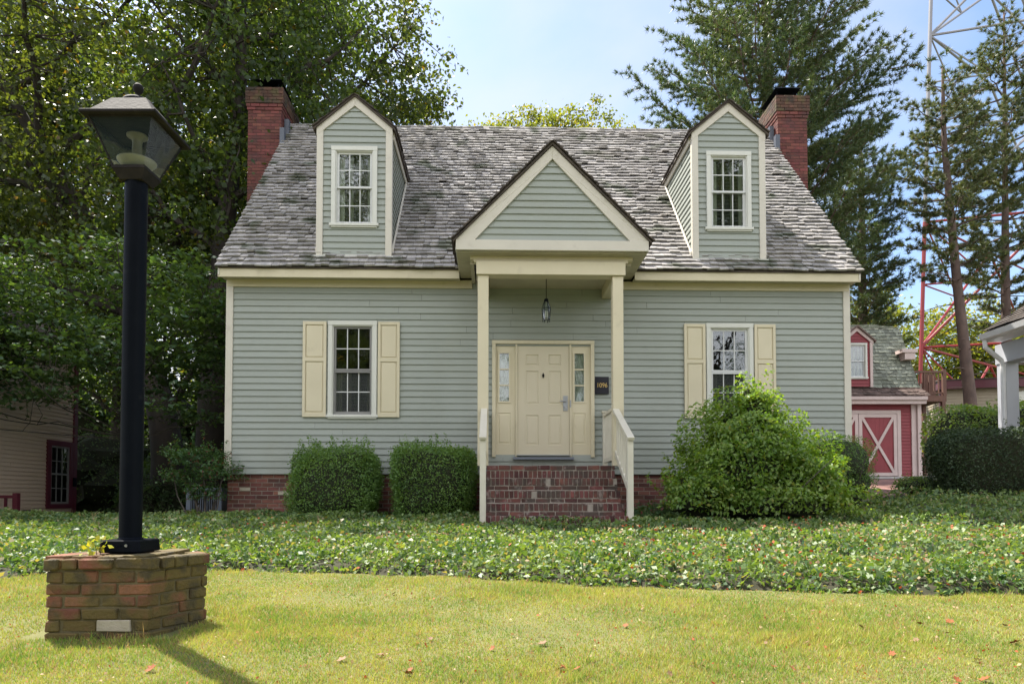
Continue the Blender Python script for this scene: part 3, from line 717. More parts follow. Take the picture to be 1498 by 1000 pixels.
# ---- dormers --------------------------------------------------
def dormer(uc, side_vis):
    hw = .675; z0 = 4.74; ze = 7.10; za = 7.66; vf = -.08
    tr = .115
    sl = (za - ze) / hw
    m = MB()
    lim = lambda z: (uc - hw + .02, uc + hw - .02) if z < ze else (uc - hw * (za - z) / (za - ze), uc + hw * (za - z) / (za - ze))
    w = (uc - .41, uc + .41, 5.27, 6.745)
    siding(m, uc - hw + .05, uc + hw - .05, z0 + .05, za - .03, openings=[(w[0] + .04, w[1] - .04, w[2] + .04, w[3] - .04)], lim=lim, put=lambda a, o, z: (a, vf - o, z))
    # cheeks
    for sg in (-1, 1):
        uu = uc + sg * (hw - .03)
        def limc(z): return (vf + .08, VE + (z - ZE) / SL + .02)
        siding(m, vf + .08, 2.4, z0 + .05, ze - .02, put=lambda a, o, z, uu=uu, sg=sg: (uu + sg * o, a, z), lim=limc)
    d = m.build('dormer', M['siding'], house)
    m = MB()
    for sg in (-1, 1):
        a, b = sorted((uc + sg * hw, uc + sg * (hw - tr)))
        m.box(a, b, vf - .035, vf + .075, z0, ze - .04)
        # raking trim on the gable
        x0, x1 = uc + sg * (hw + .005), uc
        m.hexa([(x0, vf - .038, ze - .16), (x1, vf - .038, za - .17), (x1, vf + .01, za - .17), (x0, vf + .01, ze - .16),
                (x0, vf - .038, ze + .0), (x1, vf - .038, za + .01), (x1, vf + .01, za + .01), (x0, vf + .01, ze + .0)])
        # cheek bottom board laid along the roof, frieze under the eave
        uu = uc + sg * (hw - .005)
        m.hexa([(uu, vf + .02, roofz(vf + .02) + .03), (uu + sg * .03, vf + .02, roofz(vf + .02) + .03), (uu + sg * .03, 2.0, roofz(2.0) + .03), (uu, 2.0, roofz(2.0) + .03),
                (uu, vf + .02, roofz(vf + .02) + .15), (uu + sg * .03, vf + .02, roofz(vf + .02) + .15), (uu + sg * .03, 2.0, roofz(2.0) + .13), (uu, 2.0, roofz(2.0) + .13)])
        m.box(min(uu, uu + sg * .026), max(uu, uu + sg * .026), vf + .08, 2.02, ze - .16, ze - .01)
    m.build('dormer_trim', M['trim'], d, bevel=.003)
    m = MB(); m.box(uc - hw - .03, uc + hw + .03, vf - .07, vf - .02, z0 - .03, z0 + .012)
    m.box(uc - hw + .12, uc + hw - .12, vf - .02, vf + .0, z0 - .03, z0 + .05)
    m.build('flashing', M['whitemetal'] if False else M['wintrim'], d)
    m = MB()
    m.box(uc - hw + .05, uc + hw - .05, 1.2, 1.24, 5.0, 7.2)
    m.box(uc - hw + .04, uc - hw + .06, vf + .06, 1.2, 5.0, 7.2); m.box(uc + hw - .06, uc + hw - .04, vf + .06, 1.2, 5.0, 7.2)
    m.build('room_wall', M['interior'], d)
    # little shake roof
    m = MB(); oh = .06; L = math.hypot(hw + oh, sl * (hw + oh)); an = math.atan(sl)
    zee = ze - sl * oh
    for sg in (-1, 1):
        S = Vector((-sg * cos(an), 0, sin(an))); Nn = Vector((sg * sin(an), 0, cos(an)))
        org = (uc + sg * (hw + oh), 0, zee + .02)
        def liml(dd, zee=zee, an=an):
            z = zee + dd * sin(an); return (-9, VE + (z - ZE) / SL + .18)
        shakes(m, vf - .10, 3.0, L, org, S, Nn, exp=.14, udir=Vector((0, 1, 0)), lim=liml)
        m.hexa([(uc + sg * (hw + oh), vf - .07, zee - .02), (uc, vf - .07, za - .02 + .01), (uc, 2.6, za - .01), (uc + sg * (hw + oh), 2.15, zee - .02),
                (uc + sg * (hw + oh), vf - .07, zee + .018), (uc, vf - .07, za + .03), (uc, 2.6, za + .03), (uc + sg * (hw + oh), 2.15, zee + .018)])
    m.build('dormer_roof', M['darkroof'], d)
    window(house, w, vf, casing=.075, curtain=True, sash_m='whitesash')
dormer(-2.84, 1); dormer(3.955, -1)

# ---- portico --------------------------------------------------
PC = .62; PV = -1.40; PZE = 4.58; PZA = 6.15; PHW = 1.56
psl = (PZA - PZE) / PHW
m = MB()
lim = lambda z: (PC - PHW * (PZA - z) / (PZA - PZE) + .02, PC + PHW * (PZA - z) / (PZA - PZE) - .02)
siding(m, PC - PHW, PC + PHW, PZE, PZA - .12, lim=lim, put=lambda a, o, z: (a, PV + .05 - o, z), exp=.1143)
port = m.build('portico', M['siding'], house)
m = MB()
for sg in (-1, 1):
    x0, x1 = PC + sg * (PHW), PC
    m.hexa([(x0, PV, PZE - .03), (x1, PV, PZA - .235), (x1, PV + .04, PZA - .235), (x0, PV + .04, PZE - .03),
            (x0, PV, PZE + .0), (x1, PV, PZA - .02), (x1, PV + .04, PZA - .02), (x0, PV + .04, PZE + .0)])
    a = sg * 1.0
    # lower triangle infill of the raking board
    m.prism([(x0, PZE - .004), (x0 - sg * .30, PZE - .004), (x1, PZA - .235), (x1, PZA - .1)], 'y', PV + .003, PV + .038)
m.box(PC - PHW, PC + PHW, PV - .012, PV + .05, 4.41, 4.577)
# side fascias
for sg in (-1, 1):
    u = PC + sg * (PHW - .012)
    m.box(min(u, u + sg * .02), max(u, u + sg * .02), PV + .052, VE, 4.42, 4.57)
m.build('portico_trim', M['trim'], port, bevel=.004)
m = MB(); n = 9                     # boxed frieze, beam, side beams
m.box(-.72, 1.97, -1.16, -1.04, 4.342, 4.408)
m.box(-.66, 1.89, -1.18, -1.05, 4.292, 4.342)
m.build('portico_frieze', M['cream'], port, bevel=.003)
m = MB(); m.box(-.615, 1.83, -1.25, -1.02, 4.07, 4.288)
for u in (-.615, 1.63): m.box(u, u + .2, -1.018, -.02, 4.04, 4.286)
m.build('beam', M['cream'], port, bevel=.004)
m = MB(); m.box(PC - PHW + .01, -.722, PV + .052, -.02, 4.395, 4.406); m.box(1.972, PC + PHW - .01, PV + .052, -.02, 4.395, 4.406)
m.box(-.722, 1.972, PV + .052, -1.162, 4.396, 4.407)
for k in range(15):
    v = PV + .12 + k * .085
    for (a, b) in ((PC - PHW + .02, -.73), (1.98, PC + PHW - .02)): m.box(a, b, v, v + .006, 4.391, 4.394)
for k in range(14): m.box(-.6 + k * .18, -.54 + k * .18, -1.30, -1.24, 4.391, 4.395)
m.build('portico_soffit', M['cedar'], port)
m = MB(); m.box(-.722, -.66, -1.03, -.02, 4.30, 4.395); m.box(1.90, 1.972, -1.03, -.02, 4.30, 4.395)
m.box(-.41, 1.628, -1.015, -.02, 4.215, 4.235)
for k in range(12): m.box(-.4 + k * .17, -.396 + k * .17, -1.01, -.03, 4.211, 4.2145)
m.build('porch_ceiling', M['cedar'], port)
m = MB()
pan = math.atan(psl); L = math.hypot(PHW + .06, psl * (PHW + .06)); pz = PZE - psl * .06 + .04
for sg in (-1, 1):
    S = Vector((-sg * cos(pan), 0, sin(pan))); Nn = Vector((sg * sin(pan), 0, cos(pan)))
    def liml(dd): return (-9, VE + (pz + dd * sin(pan) - ZE) / SL + .15)
    shakes(m, PV - .07, 2.0, L, (PC + sg * (PHW + .06), 0, pz), S, Nn, exp=.14, udir=Vector((0, 1, 0)), lim=liml)
    x0 = PC + sg * (PHW + .05); ve = VE + .05
    m.hexa([(x0, PV - .03, pz - .03), (PC, PV - .03, PZA - .01), (PC, 1.2, PZA - .01), (x0, ve, pz - .03),
            (x0, PV - .03, pz), (PC, PV - .03, PZA + .035), (PC, 1.2, PZA + .035), (x0, ve, pz)])
m.build('portico_roof', M['darkroof'], port)
# columns
for (a, b) in ((-.592, -.415), (1.622, 1.80)):
    m = MB(); m.box(a, b, -1.21, -1.05, .945, 4.068)
    m.build('column', M['cream'], port, bevel=.006)

# ---- door -----------------------------------------------------
u0, u1, z0, z1 = DOOR
m = MB(); c = .065
m.box(u0, u0 + c, -.045, .05, z0, z1 - c); m.box(u1 - c, u1, -.045, .05, z0, z1 - c); m.box(u0 - .003, u1 + .003, -.048, .05, z1 - c, z1)
m.box(.060, .095, -.03, .05, z0, z1 - c - .001); m.box(1.040, 1.075, -.03, .05, z0, z1 - c - .001)
ent = m.build('door_frame', M['cream'], house, bevel=.003)
def slab(mb, a, b, z0, z1, v, panels, thick=.04, holes=()):
    """slab with recessed/raised rectangular panels; built from stiles around the panels"""
    xs = sorted({a, b, *[p[0] for p in panels], *[p[1] for p in panels]}); zs = sorted({z0, z1, *[p[2] for p in panels], *[p[3] for p in panels]})
    for i in range(len(xs) - 1):
        for j in range(len(zs) - 1):
            cx, cz = (xs[i] + xs[i + 1]) / 2, (zs[j] + zs[j + 1]) / 2
            if any(p[0] < cx < p[1] and p[2] < cz < p[3] for p in panels): continue
            mb.face([(xs[i], v, zs[j]), (xs[i + 1], v, zs[j]), (xs[i + 1], v, zs[j + 1]), (xs[i], v, zs[j + 1])])
    for p in panels:
        if p in holes: continue
        d = .012; x0, x1, y0, y1 = p; r = .028
        ring = [[(x0, v, y0), (x1, v, y0), (x1, v, y1), (x0, v, y1)]]
        for (off, dep) in ((.010, d), (.020, d), (.036, .003)):
            ring.append([(x0 + off, v + dep, y0 + off), (x1 - off, v + dep, y0 + off), (x1 - off, v + dep, y1 - off), (x0 + off, v + dep, y1 - off)])
        for q in range(3):
            for k in range(4):
                mb.face([ring[q][k], ring[q][(k + 1) % 4], ring[q + 1][(k + 1) % 4], ring[q + 1][k]])
        mb.face(ring[3])
    mb.face([(a, v, z0), (a, v, z1), (a, v + thick, z1), (a, v + thick, z0)]); mb.face([(b, v, z0), (b, v, z1), (b, v + thick, z1), (b, v + thick, z0)])
dz0, dz1 = 1.20, 3.195
m = MB(); pans = []
for (a, b) in ((.25, .48), (.66, .89)):
    pans += [(a, b, 2.82, 3.02), (a, b, 2.12, 2.72), (a, b, 1.38, 1.92)]
slab(m, .097, 1.036, dz0, dz1, -.006, pans)
m.box(.10, 1.03, .036, .045, dz0, dz1)
door = m.build('door', M['doorpaint'], house)
m = MB(); m.box(.925, 1.005, -.022, -.007, 2.00, 2.27); m.tube([(.965, -.02, 2.17), (.965, -.06, 2.17), (.86, -.06, 2.17)], .012, 8)
m.lathe([(.0, 0), (.02, 0), (.02, .03)], (.965, -.03, 2.04)); m.build('lock_plate', M['steel'], door)
m = MB(); m.box(1.044, 1.066, -.040, -.031, 2.06, 2.19); m.build('strike_guard', M['steel'], ent)
m = MB()
kc = (.565, 2.64)
m.prism([(kc[0], kc[1] - .055), (kc[0] + .022, kc[1]), (kc[0], kc[1] + .05), (kc[0] - .022, kc[1])], 'y', -.02, -.0065)
m.tube([(kc[0] - .015, -.02, kc[1] + .02), (kc[0] - .014, -.028, kc[1] - .03), (kc[0] + .014, -.028, kc[1] - .03), (kc[0] + .015, -.02, kc[1] + .02)], .004, 6)
m.build('door_knocker', M['lampmetal'], door)
m = MB(); m.box(.08, 1.055, -.075, -.012, 1.185, 1.205); m.build('threshold', M['threshold'], ent)
m = MB(); m.box(.02, 1.11, -.10, .0, 1.115, 1.158); m.build('door_sill', M['bluegrey'], ent)
for (a, b, g0, g1) in ((-.293, .058, -.225, -.055), (1.077, 1.423, 1.135, 1.305)):
    m = MB()
    G = (g0, g1, 2.17, 3.04); P = (g0 - .03, g1 + .03, 1.40, 1.96)
    slab(m, a, b, z0, z1 - c, .004, [G, P], holes=(G,))
    for (x0, x1, y0, y1) in ((g0 - .03, g0, 2.14, 3.07), (g1, g1 + .03, 2.14, 3.07), (g0, g1, 3.04, 3.07), (g0, g1, 2.14, 2.17)): m.box(x0, x1, -.012, .003, y0, y1)
    for k in (1, 2): z = 2.17 + .87 * k / 3; m.box(g0, g1, -.008, .02, z - .012, z + .012)
    s = m.build('sidelight', M['cream'], house)
    m = MB(); m.box(g0, g1, .008, .012, 2.17, 3.04); m.build('pane', M['glass'], s)
    m = MB(); prev = None
    for q in range(25):
        p = (g0 + (g1 - g0) * q / 24, .05 + .008 * sin(q * 1.5))
        if prev: m.face([(prev[0], prev[1], 2.17), (p[0], p[1], 2.17), (p[0], p[1], 3.04), (prev[0], prev[1], 3.04)])
        prev = p
    m.build('curtain', M['curtain'], s)

# ---- steps and landing -----------------------------------------
SU0, SU1 = -.44, 1.63
tops = [.945, .73, .53, .335, .16]; fr = [-1.28, -1.56, -1.84, -2.12, -2.40]
m = MB()
for i, (zt, vf) in enumerate(zip(tops, fr)):
    zb = tops[i + 1] if i < 4 else -.15
    # rowlock course on the nosing
    a = SU0
    while a < SU1 - .02:
        w = (.205 if i == 0 else .072) * random.uniform(.92, 1.08); b = min(a + w - .014, SU1)
        hh = .068 if i == 0 else .105
        if i and random.random() < .02: a += w; continue
        m.obox(((a + b) / 2, vf + .10, zt - hh / 2 + random.uniform(-.004, .003)), ((b - a) / 2, 0, 0), (0, .10 + random.uniform(-.006, .004), 0), (0, 0, hh / 2), jit=.003)
        a += w
    if i == 0:  # rowlock band below landing edge
        zz = zt - .08; a = SU0
        while a < SU1 - .02:
            w = .075 * random.uniform(.92, 1.08); b = min(a + w - .014, SU1)
            m.obox(((a + b) / 2, vf + .105, zz - .06), ((b - a) / 2, 0, 0), (0, .1, 0), (0, 0, .055), jit=.003); a += w
        rem = (zb, zt - .2)
    else: rem = (zb, zt - .115)
    z = rem[1]
    while z > rem[0] - .01:
        a = SU0 - random.uniform(0, .1)
        while a < SU1 - .02:
            w = .215 * random.uniform(.9, 1.1); p, q = max(a, SU0), min(a + w - .012, SU1)
            if q - p > .03: m.obox(((p + q) / 2, vf + .103, z - .034), ((q - p) / 2, 0, 0), (0, .095, 0), (0, 0, .028), jit=.004)
            a += w
        z -= .075
# sides of the stair block
for uu, sg in ((SU0, -1), (SU1, 1)):
    for i, (zt, vf) in enumerate(zip(tops, fr)):
        bricks_plane(m, vf + .0, (fr[i - 1] if i else -.02) - .01, -.1, zt - .08, lambda a, o, z, uu=uu, sg=sg: (uu + sg * (o + .002), a + .006, z), depth=.05)
steps = m.build('front_steps', M['stepbrick'], house, bevel=.004)
m = MB()
for i, (zt, vf) in enumerate(zip(tops, fr)):
    m.box(SU0 + .012, SU1 - .012, vf + .014, (fr[i - 1] + .01 if i else -.02), -.2, zt - .006)
m.build('mortar_bed', M['mortar'], steps)

# ---- railings ---------------------------------------------------
def railing(u, side):
    m = MB(); v1 = -2.35; ztop = 1.28
    m.box(u - .045, u + .045, v1 - .045, v1 + .045, .0, ztop)
    r = m.build('stair_railing', M['rail'], house, bevel=.004)
    m = MB()
    m.bar((u, -1.2, 1.86), (u, v1 - .09, 1.28), .105, .045); m.bar((u, -1.2, 1.815), (u, v1, 1.26), .055, .03)
    m.build('handrail', M['rail'], r, bevel=.004)
    m = MB(); m.bar((u, -1.2, 1.16), (u, v1, .50), .04, .085); m.build('bottom_rail', M['rail'], r)
    for k in range(1, 6):
        f = k / 6.5; v = -1.2 + (v1 + 1.2) * f
        m = MB(); m.box(u - .018, u + .018, v - .018, v + .018, 1.16 - .66 * f + .03, 1.81 - .56 * f)
        m.build('baluster', M['rail'], r)
    # landing rail between wall post and column
    m = MB(); m.box(u - .04, u + .04, -.16, -.08, .96, 1.95); m.build('newel_post', M['rail'], r)
    m = MB(); m.box(u - .06, u + .06, -.18, -.06, 1.95, 1.98)
    m.bar((u, -.16, 1.90), (u, -1.06, 1.90), .07, .05); m.build('rail_cap', M['rail'], r)
    m = MB(); m.bar((u, -.16, 1.09), (u, -1.05, 1.09), .04, .07); m.build('bottom_rail', M['rail'], r)
    for k in range(8):
        v = -.24 - k * .105
        m = MB(); m.box(u - .018, u + .018, v - .018, v + .018, 1.126, 1.872); m.build('baluster', M['rail'], r)
railing(-.485, -1); railing(1.665, 1)

# ---- chimneys ---------------------------------------------------
def chimney(uo, ui, sgn):
    """uo outer face, ui inner face"""
    a, b = min(uo, ui), max(uo, ui); v0, v1 = 3.35, 4.55; ztop = 9.86
    m = MB(); z = .0; k = 0; c = .0745
    zc = z
    levels = []
    z = 4.0
    while z < ztop - .01:
        e = 0
        t = (ztop - z) / c
        if t < 7.5: e = .018
        if t < 6.2: e = .034
        if t < 5: e = .05
        if z < 4.0: e = 0
        levels.append((z, e)); z += c
    for (z, e) in levels:
        m.cur = 1 if e > .04 else 0
        A, B, V0, V1 = a - e, b + e, v0 - e, v1 + e; d = .09; off = (k % 2) * .10; k += 1
        for (vv, s) in ((V0, 1), (V1, -1)):
            x = A - off
            while x < B - .01:
                p, q = max(x, A), min(x + .205 - .010, B)
                if q - p > .02:
                    o = random.uniform(-.004, .004); y0, y1 = sorted((vv + s * o, vv + s * d))
                    m.box(p, q, y0, y1, z + .005, z + c - .005)
                x += .205
        for (uu, s) in ((A, 1), (B, -1)):
            y = V0 + d - off
            while y < V1 - d - .01:
                p, q = max(y, V0 + d + .01), min(y + .205 - .010, V1 - d - .01)
                if q - p > .02:
                    o = random.uniform(-.004, .004); x0, x1 = sorted((uu + s * o, uu + s * d))
                    m.box(x0, x1, p, q, z + .005, z + c - .005)
                y += .205
    ch = m.build('chimney', [M['chimbrick'], M['sootbrick']], house)
    m = MB(); m.box(a + .008, b - .008, v0 + .008, v1 - .008, -.1, ztop - .05)
    m.build('mortar_bed', M['darkmortar'], ch)
    m = MB(); m.hexa([(a - .04, v0 - .04, ztop), (b + .04, v0 - .04, ztop), (b + .04, v1 + .04, ztop), (a - .04, v1 + .04, ztop),
                      (a + .03, v0 + .03, ztop + .07), (b - .03, v0 + .03, ztop + .07), (b - .03, v1 - .03, ztop + .07), (a + .03, v1 - .03, ztop + .07)])
    m.build('cement_crown', M['pedmortar'], ch)
    m = MB(); cx = (a + b) / 2; cy = 4.0
    for sx in (-1, 1):
        for sy in (-1, 1): m.box(cx + sx * .2 - .015, cx + sx * .2 + .015, cy + sy * .3 - .015, cy + sy * .3 + .015, ztop + .05, ztop + .36)
    m.box(cx - .22, cx + .22, cy - .32, cy + .32, ztop + .068, ztop + .22)
    m.hexa([(cx - .31, cy - .46, ztop + .345), (cx + .31, cy - .46, ztop + .345), (cx + .31, cy + .46, ztop + .345), (cx - .31, cy + .46, ztop + .345),
            (cx - .27, cy - .40, ztop + .40), (cx + .27, cy - .40, ztop + .40), (cx + .27, cy + .40, ztop + .40), (cx - .27, cy + .40, ztop + .40)])
    m.build('chimney_hood', M['blackmetal'], ch)
    # step flashing at the roof
    uf = ui - sgn * .02
    for k in range(2):
        v = 3.18 + k * .34; z = roofz(v); m = MB()
        m.box(min(uf, uf - sgn * .10), max(uf, uf - sgn * .10), v, v + .12, z + .0, z + .42)
        m.build('flashing', M['flashing'], ch)
chimney(-6.00, -5.24, -1); chimney(7.04, 6.34, 1)

# ------------------------------------------------------------ lantern, number plaque
def at_house(u, v, z): return (u * cos(TH) - v * sin(TH), 12.3 + u * sin(TH) + v * cos(TH), z)
lan = thing('hanging_lantern', 'small black wire lantern hanging from the porch ceiling above the door', 'lantern', at_house(.565, -.75, 3.45), TH)
m = MB(); m.tube([(0, 0, .36), (0, 0, .77)], .006, 6); m.lathe([(.0, .0), (.035, .0), (.035, -.02), (.0, -.02)], (0, 0, .765)); m.build('chain', M['blackmetal'], lan)
m = MB(); R = .075
for k in range(6):
    a = k * pi / 3; P = lambda r, z: (r * cos(a), r * sin(a), z)
    m.tube([P(.058, 0), P(R, .20), P(.035, .32), P(.012, .36)], .005, 5)
    b = (k + 1) * pi / 3
    for (r, z) in ((.060, .02), (R, .20)): m.tube([(r * cos(a), r * sin(a), z), (r * cos(b), r * sin(b), z)], .005, 5)
    m.tube([P(.058, 0), P(.058, -.03)], .007, 5)
m.lathe([(.0, .375), (.03, .365), (.042, .33), (.0, .325)], (0, 0, 0), 12)
m.build('cage', M['blackmetal'], lan)
m = MB(); m.lathe([(.056, .02), (.070, .20), (.03, .32)], (0, 0, 0), 6); m.build('lantern_glass', M['lampglass'], lan)
m = MB()
for k in range(3):
    a = k * 2.09; m.tube([(.022 * cos(a), .022 * sin(a), .02), (.022 * cos(a), .022 * sin(a), .15)], .009, 8)
m.build('candle_tube', M['curtain'], lan)

plq = thing('house_number_plaque', 'black square plaque with the gold number 1096 right of the door', 'sign', at_house(1.50, -.03, 2.30), TH)
m = MB(); m.box(0, .25, -.022, .0, 0, .315); m.build('plate', M['plaque'], plq, bevel=.003)
def text(body, size, mat, parent, loc, rot=(pi / 2, 0, 0), name='digits', extrude=.003, off=.0, sx=1.0):
    c = bpy.data.curves.new(name, 'FONT'); c.body = body; c.size = size; c.extrude = extrude; c.offset = off; c.align_x = 'CENTER'; c.align_y = 'CENTER'
    t = bpy.data.objects.new('tmp', c); COL.objects.link(t)
    bpy.context.view_layer.update()
    me = bpy.data.meshes.new_from_object(t.evaluated_get(bpy.context.evaluated_depsgraph_get()))
    bpy.data.objects.remove(t)
    me.materials.clear(); me.materials.append(mat)
    o = bpy.data.objects.new(name, me); COL.objects.link(o); o.parent = parent; o.location = loc; o.rotation_euler = rot; o.scale = (sx, 1, 1)
    return o
text('1096', .118, M['gold'], plq, (.125, -.026, .155), off=-.0005, sx=.85)

# ------------------------------------------------------------ brick pedestal + post lamp
ped = thing('brick_pedestal', 'mossy old brick hexagonal pedestal on the lawn under the lamp', 'pedestal', (-2.40, 4.28, 0))
Z0, Z1 = -.44, .055
def hexpts(e=0.0):
    P = [(-2.691, 3.97), (-2.118, 4.0), (-1.965, 4.42)]
    c = Vector((-2.385, 4.28)); pts = [Vector(p) - c for p in P]; pts = pts + [-p for p in pts]
    pts[3:] = [Vector((.30, .27)) , Vector((-.27, .29)), Vector((-.42, .10))]
    return [p * (1 + e / p.length) for p in pts]
HP = hexpts()
m = MB(); m2 = MB(); row = 0; z = Z0; c = .0705
random.seed(21)
while z < Z1 - .02:
    last = z + c > Z1 - .02
    ex = .012 if last else 0.0
    hp = hexpts(ex)
    for s in range(6):
        p, q = hp[s], hp[(s + 1) % 6]; d = q - p; L = d.length; d.normalize(); nrm = Vector((d.y, -d.x))
        off = (row % 2) * .105 - (row * s % 3) * .02
        a = -off - .01
        while a < L - .01:
            bl = .205 * random.uniform(.96, 1.04) if not (last and random.random() < .4) else .10
            x0, x1 = max(a, -.008 if row % 2 else .0), min(a + bl - .011, L + (.012 if row % 2 == 0 else 0))
            if x1 - x0 > .025:
                o = random.uniform(-.006, .004) + (.012 if last and random.random() < .3 else 0)
                cc = p + d * ((x0 + x1) / 2) + nrm * (o - .045)
                zz = z + c / 2 + random.uniform(-.0015, .0015)
                mb = m2 if (s == 0 and row == 1 and x0 > .25 and x0 < .45) else m
                zt = c / 2 - .0035
                mb.obox((cc.x, cc.y, zz + (.006 if last else 0)), (d.x * (x1 - x0) / 2, d.y * (x1 - x0) / 2, 0), (nrm.x * .045, nrm.y * .045, 0), (0, 0, zt), jit=.0045)
            a += bl
    z += c; row += 1
b = m.build('brick_course', M['pedbrick'], ped, bevel=.007)
b.location = (.015, 0, 0)
if m2.v:
    o = m2.build('pale_brick', M['palebrick'], ped, bevel=.004); o.location = (.015, 0, 0); o['label'] = 'single pale cream brick low on the front face'
m = MB(); m.prism([(p.x * .965 + .015, p.y * .965) for p in HP], 'z', Z0 - .05, Z1 - .012); m.build('mortar_core', M['pedmortar'], ped)
m = MB()  # top paving bricks
for i in range(4):
    for j in range(3):
        x = -.26 + i * .15; y = -.18 + j * .19
        m.obox((x + random.uniform(-.004, .004), y, Z1 - .006), (.068, 0, 0), (0, .088, 0), (0, 0, .02 + random.uniform(-.003, .003)), jit=.003)
m.build('top_brick', M['pedbrick'], ped, bevel=.003)

LX, LY = -2.384, 4.28
lamp = thing('post_lamp', 'tall black post lamp with glass lantern head standing on the brick pedestal', 'street lamp', (LX, LY, .075))
def lz(z): return z - .075
m = MB(); m.hexa([(-.128, -.125, 0), (.128, -.125, 0), (.128, .125, 0), (-.128, .125, 0), (-.122, -.119, .078), (.122, -.119, .078), (.122, .119, .078), (-.122, .119, .078)])
m.lathe([(.012, 0), (.012, .004)], (.0, -.128, .04)); m.build('base_plate', M['blackmetal'], lamp, bevel=.008)
m = MB(); m.lathe([(.009, 0), (.009, .006), (0, .006)], (0, 0, 0), 10); o = m.build('bolt', M['steel'], lamp); o.location = (.045, -.124, .045); o.rotation_euler = (pi / 2, 0, 0)
m = MB(); m.tube([(0, 0, .07), (0, 0, lz(2.43))], .0655, 40); m.lathe([(.072, .07), (.072, .082), (.066, .09)], (0, 0, 0), 32); m.build('post', M['blackmetal'], lamp, smooth=False)
hw0, hw1 = .097, .180; zb, zt_ = lz(2.475), lz(2.735)
m = MB()
m.hexa([(-.07, -.07, lz(2.40)), (.07, -.07, lz(2.40)), (.07, .07, lz(2.40)), (-.07, .07, lz(2.40)), (-hw0 - .004, -hw0 - .004, lz(2.455)), (hw0 + .004, -hw0 - .004, lz(2.455)), (hw0 + .004, hw0 + .004, lz(2.455)), (-hw0 - .004, hw0 + .004, lz(2.455))])
m.box(-hw0 - .006, hw0 + .006, -hw0 - .006, hw0 + .006, lz(2.456), zb)
for k in range(4):
    sx, sy = ((-1, -1), (1, -1), (1, 1), (-1, 1))[k]
    if k != 1: m.bar((sx * hw0, sy * hw0, zb), (sx * (hw1 + .012), sy * (hw1 + .012), zt_), .008)
    tx, ty = ((-1, -1), (1, -1), (1, 1), (-1, 1))[(k + 1) % 4]
    m.bar((sx * (hw1 + .01), sy * (hw1 + .01), zt_), (tx * (hw1 + .01), ty * (hw1 + .01), zt_), .012)
m.build('lantern_frame', M['lampmetal'], lamp)
for k in range(4):
    a = ((-1, -1), (1, -1), (1, 1), (-1, 1))[k]; b = ((-1, -1), (1, -1), (1, 1), (-1, 1))[(k + 1) % 4]
    m = MB(); h0 = hw0 - .003; h1 = hw1 + .008
    m.face([(a[0] * h0, a[1] * h0, zb), (b[0] * h0, b[1] * h0, zb), (b[0] * h1, b[1] * h1, zt_), (a[0] * h1, a[1] * h1, zt_)])
    m.build('glass_pane', M['lampglass'], lamp)
m = MB(); E = .232
m.hexa([(-E, -E, lz(2.735)), (E, -E, lz(2.735)), (E, E, lz(2.735)), (-E, E, lz(2.735)), (-E, -E, lz(2.757)), (E, -E, lz(2.757)), (E, E, lz(2.757)), (-E, E, lz(2.757))])
r0, r1 = .205, .108
m.hexa([(-r0, -r0, lz(2.758)), (r0, -r0, lz(2.758)), (r0, r0, lz(2.758)), (-r0, r0, lz(2.758)), (-r1, -r1, lz(2.895)), (r1, -r1, lz(2.895)), (r1, r1, lz(2.895)), (-r1, r1, lz(2.895))])
m.build('lantern_roof', M['lampmetal'], lamp, bevel=.004)
m = MB(); m.lathe([(.098, 0), (.10, .012), (.085, .035), (.05, .055), (.022, .062), (.012, .07), (.012, .085), (.022, .095), (.031, .115), (.030, .135), (.018, .15), (0, .153)], (0, 0, lz(2.893)), 28)
m.build('finial', M['lampmetal'], lamp, smooth=True)
m = MB(); m.lathe([(.0, .03), (.05, .03), (.085, .05), (.112, .082), (.115, .088), (.110, .084), (.08, .052), (.045, .036), (.0, .036)], (0, 0, lz(2.455)), 32)
m.build('reflector_dish', M['whitemetal'], lamp, smooth=True)
m = MB(); m.lathe([(.038, .03), (.038, .09), (.030, .10), (.028, .20), (.034, .225), (.062, .24), (.062, .25), (0, .25)], (0, 0, lz(2.46)), 24)
m.build('lamp_socket', M['socket'], lamp, smooth=True)

# little yellow vine on the pedestal
rng = np.random.default_rng(8)
C = rng.normal(size=(26, 3)) * (.035, .02, .035) + (-2.50, 4.10, .12)
vine = thing('vine_sprig', 'small yellow green vine sprig growing beside the lamp base', 'plant', (-2.50, 4.10, .06))
leaves('leaf_cluster', C - np.array((-2.50, 4.10, .06)), .04, M['yellowleaf'], vine, up=.3, aspect=.8, rng=rng)
m = MB(); m.tube([(0, .03, -.01), (.01, 0, .06), (-.02, -.01, .1)], .002, 4); m.tube([(.02, .03, -.01), (.04, 0, .09)], .002, 4); m.build('stem', M['twig'], vine)

# ------------------------------------------------------------ vegetation builders
def blob_points(rng, n, blobs, shell=.35):
    w = np.array([b[3] * b[4] * b[5] for b in blobs]) ** .8; w /= w.sum()
    idx = rng.choice(len(blobs), n, p=w); B = np.array(blobs)[idx]
    d = rng.normal(size=(n, 3)); d /= np.linalg.norm(d, axis=1, keepdims=True)
    r = rng.random(n) ** shell
    return B[:, :3] + d * r[:, None] * B[:, 3:6]

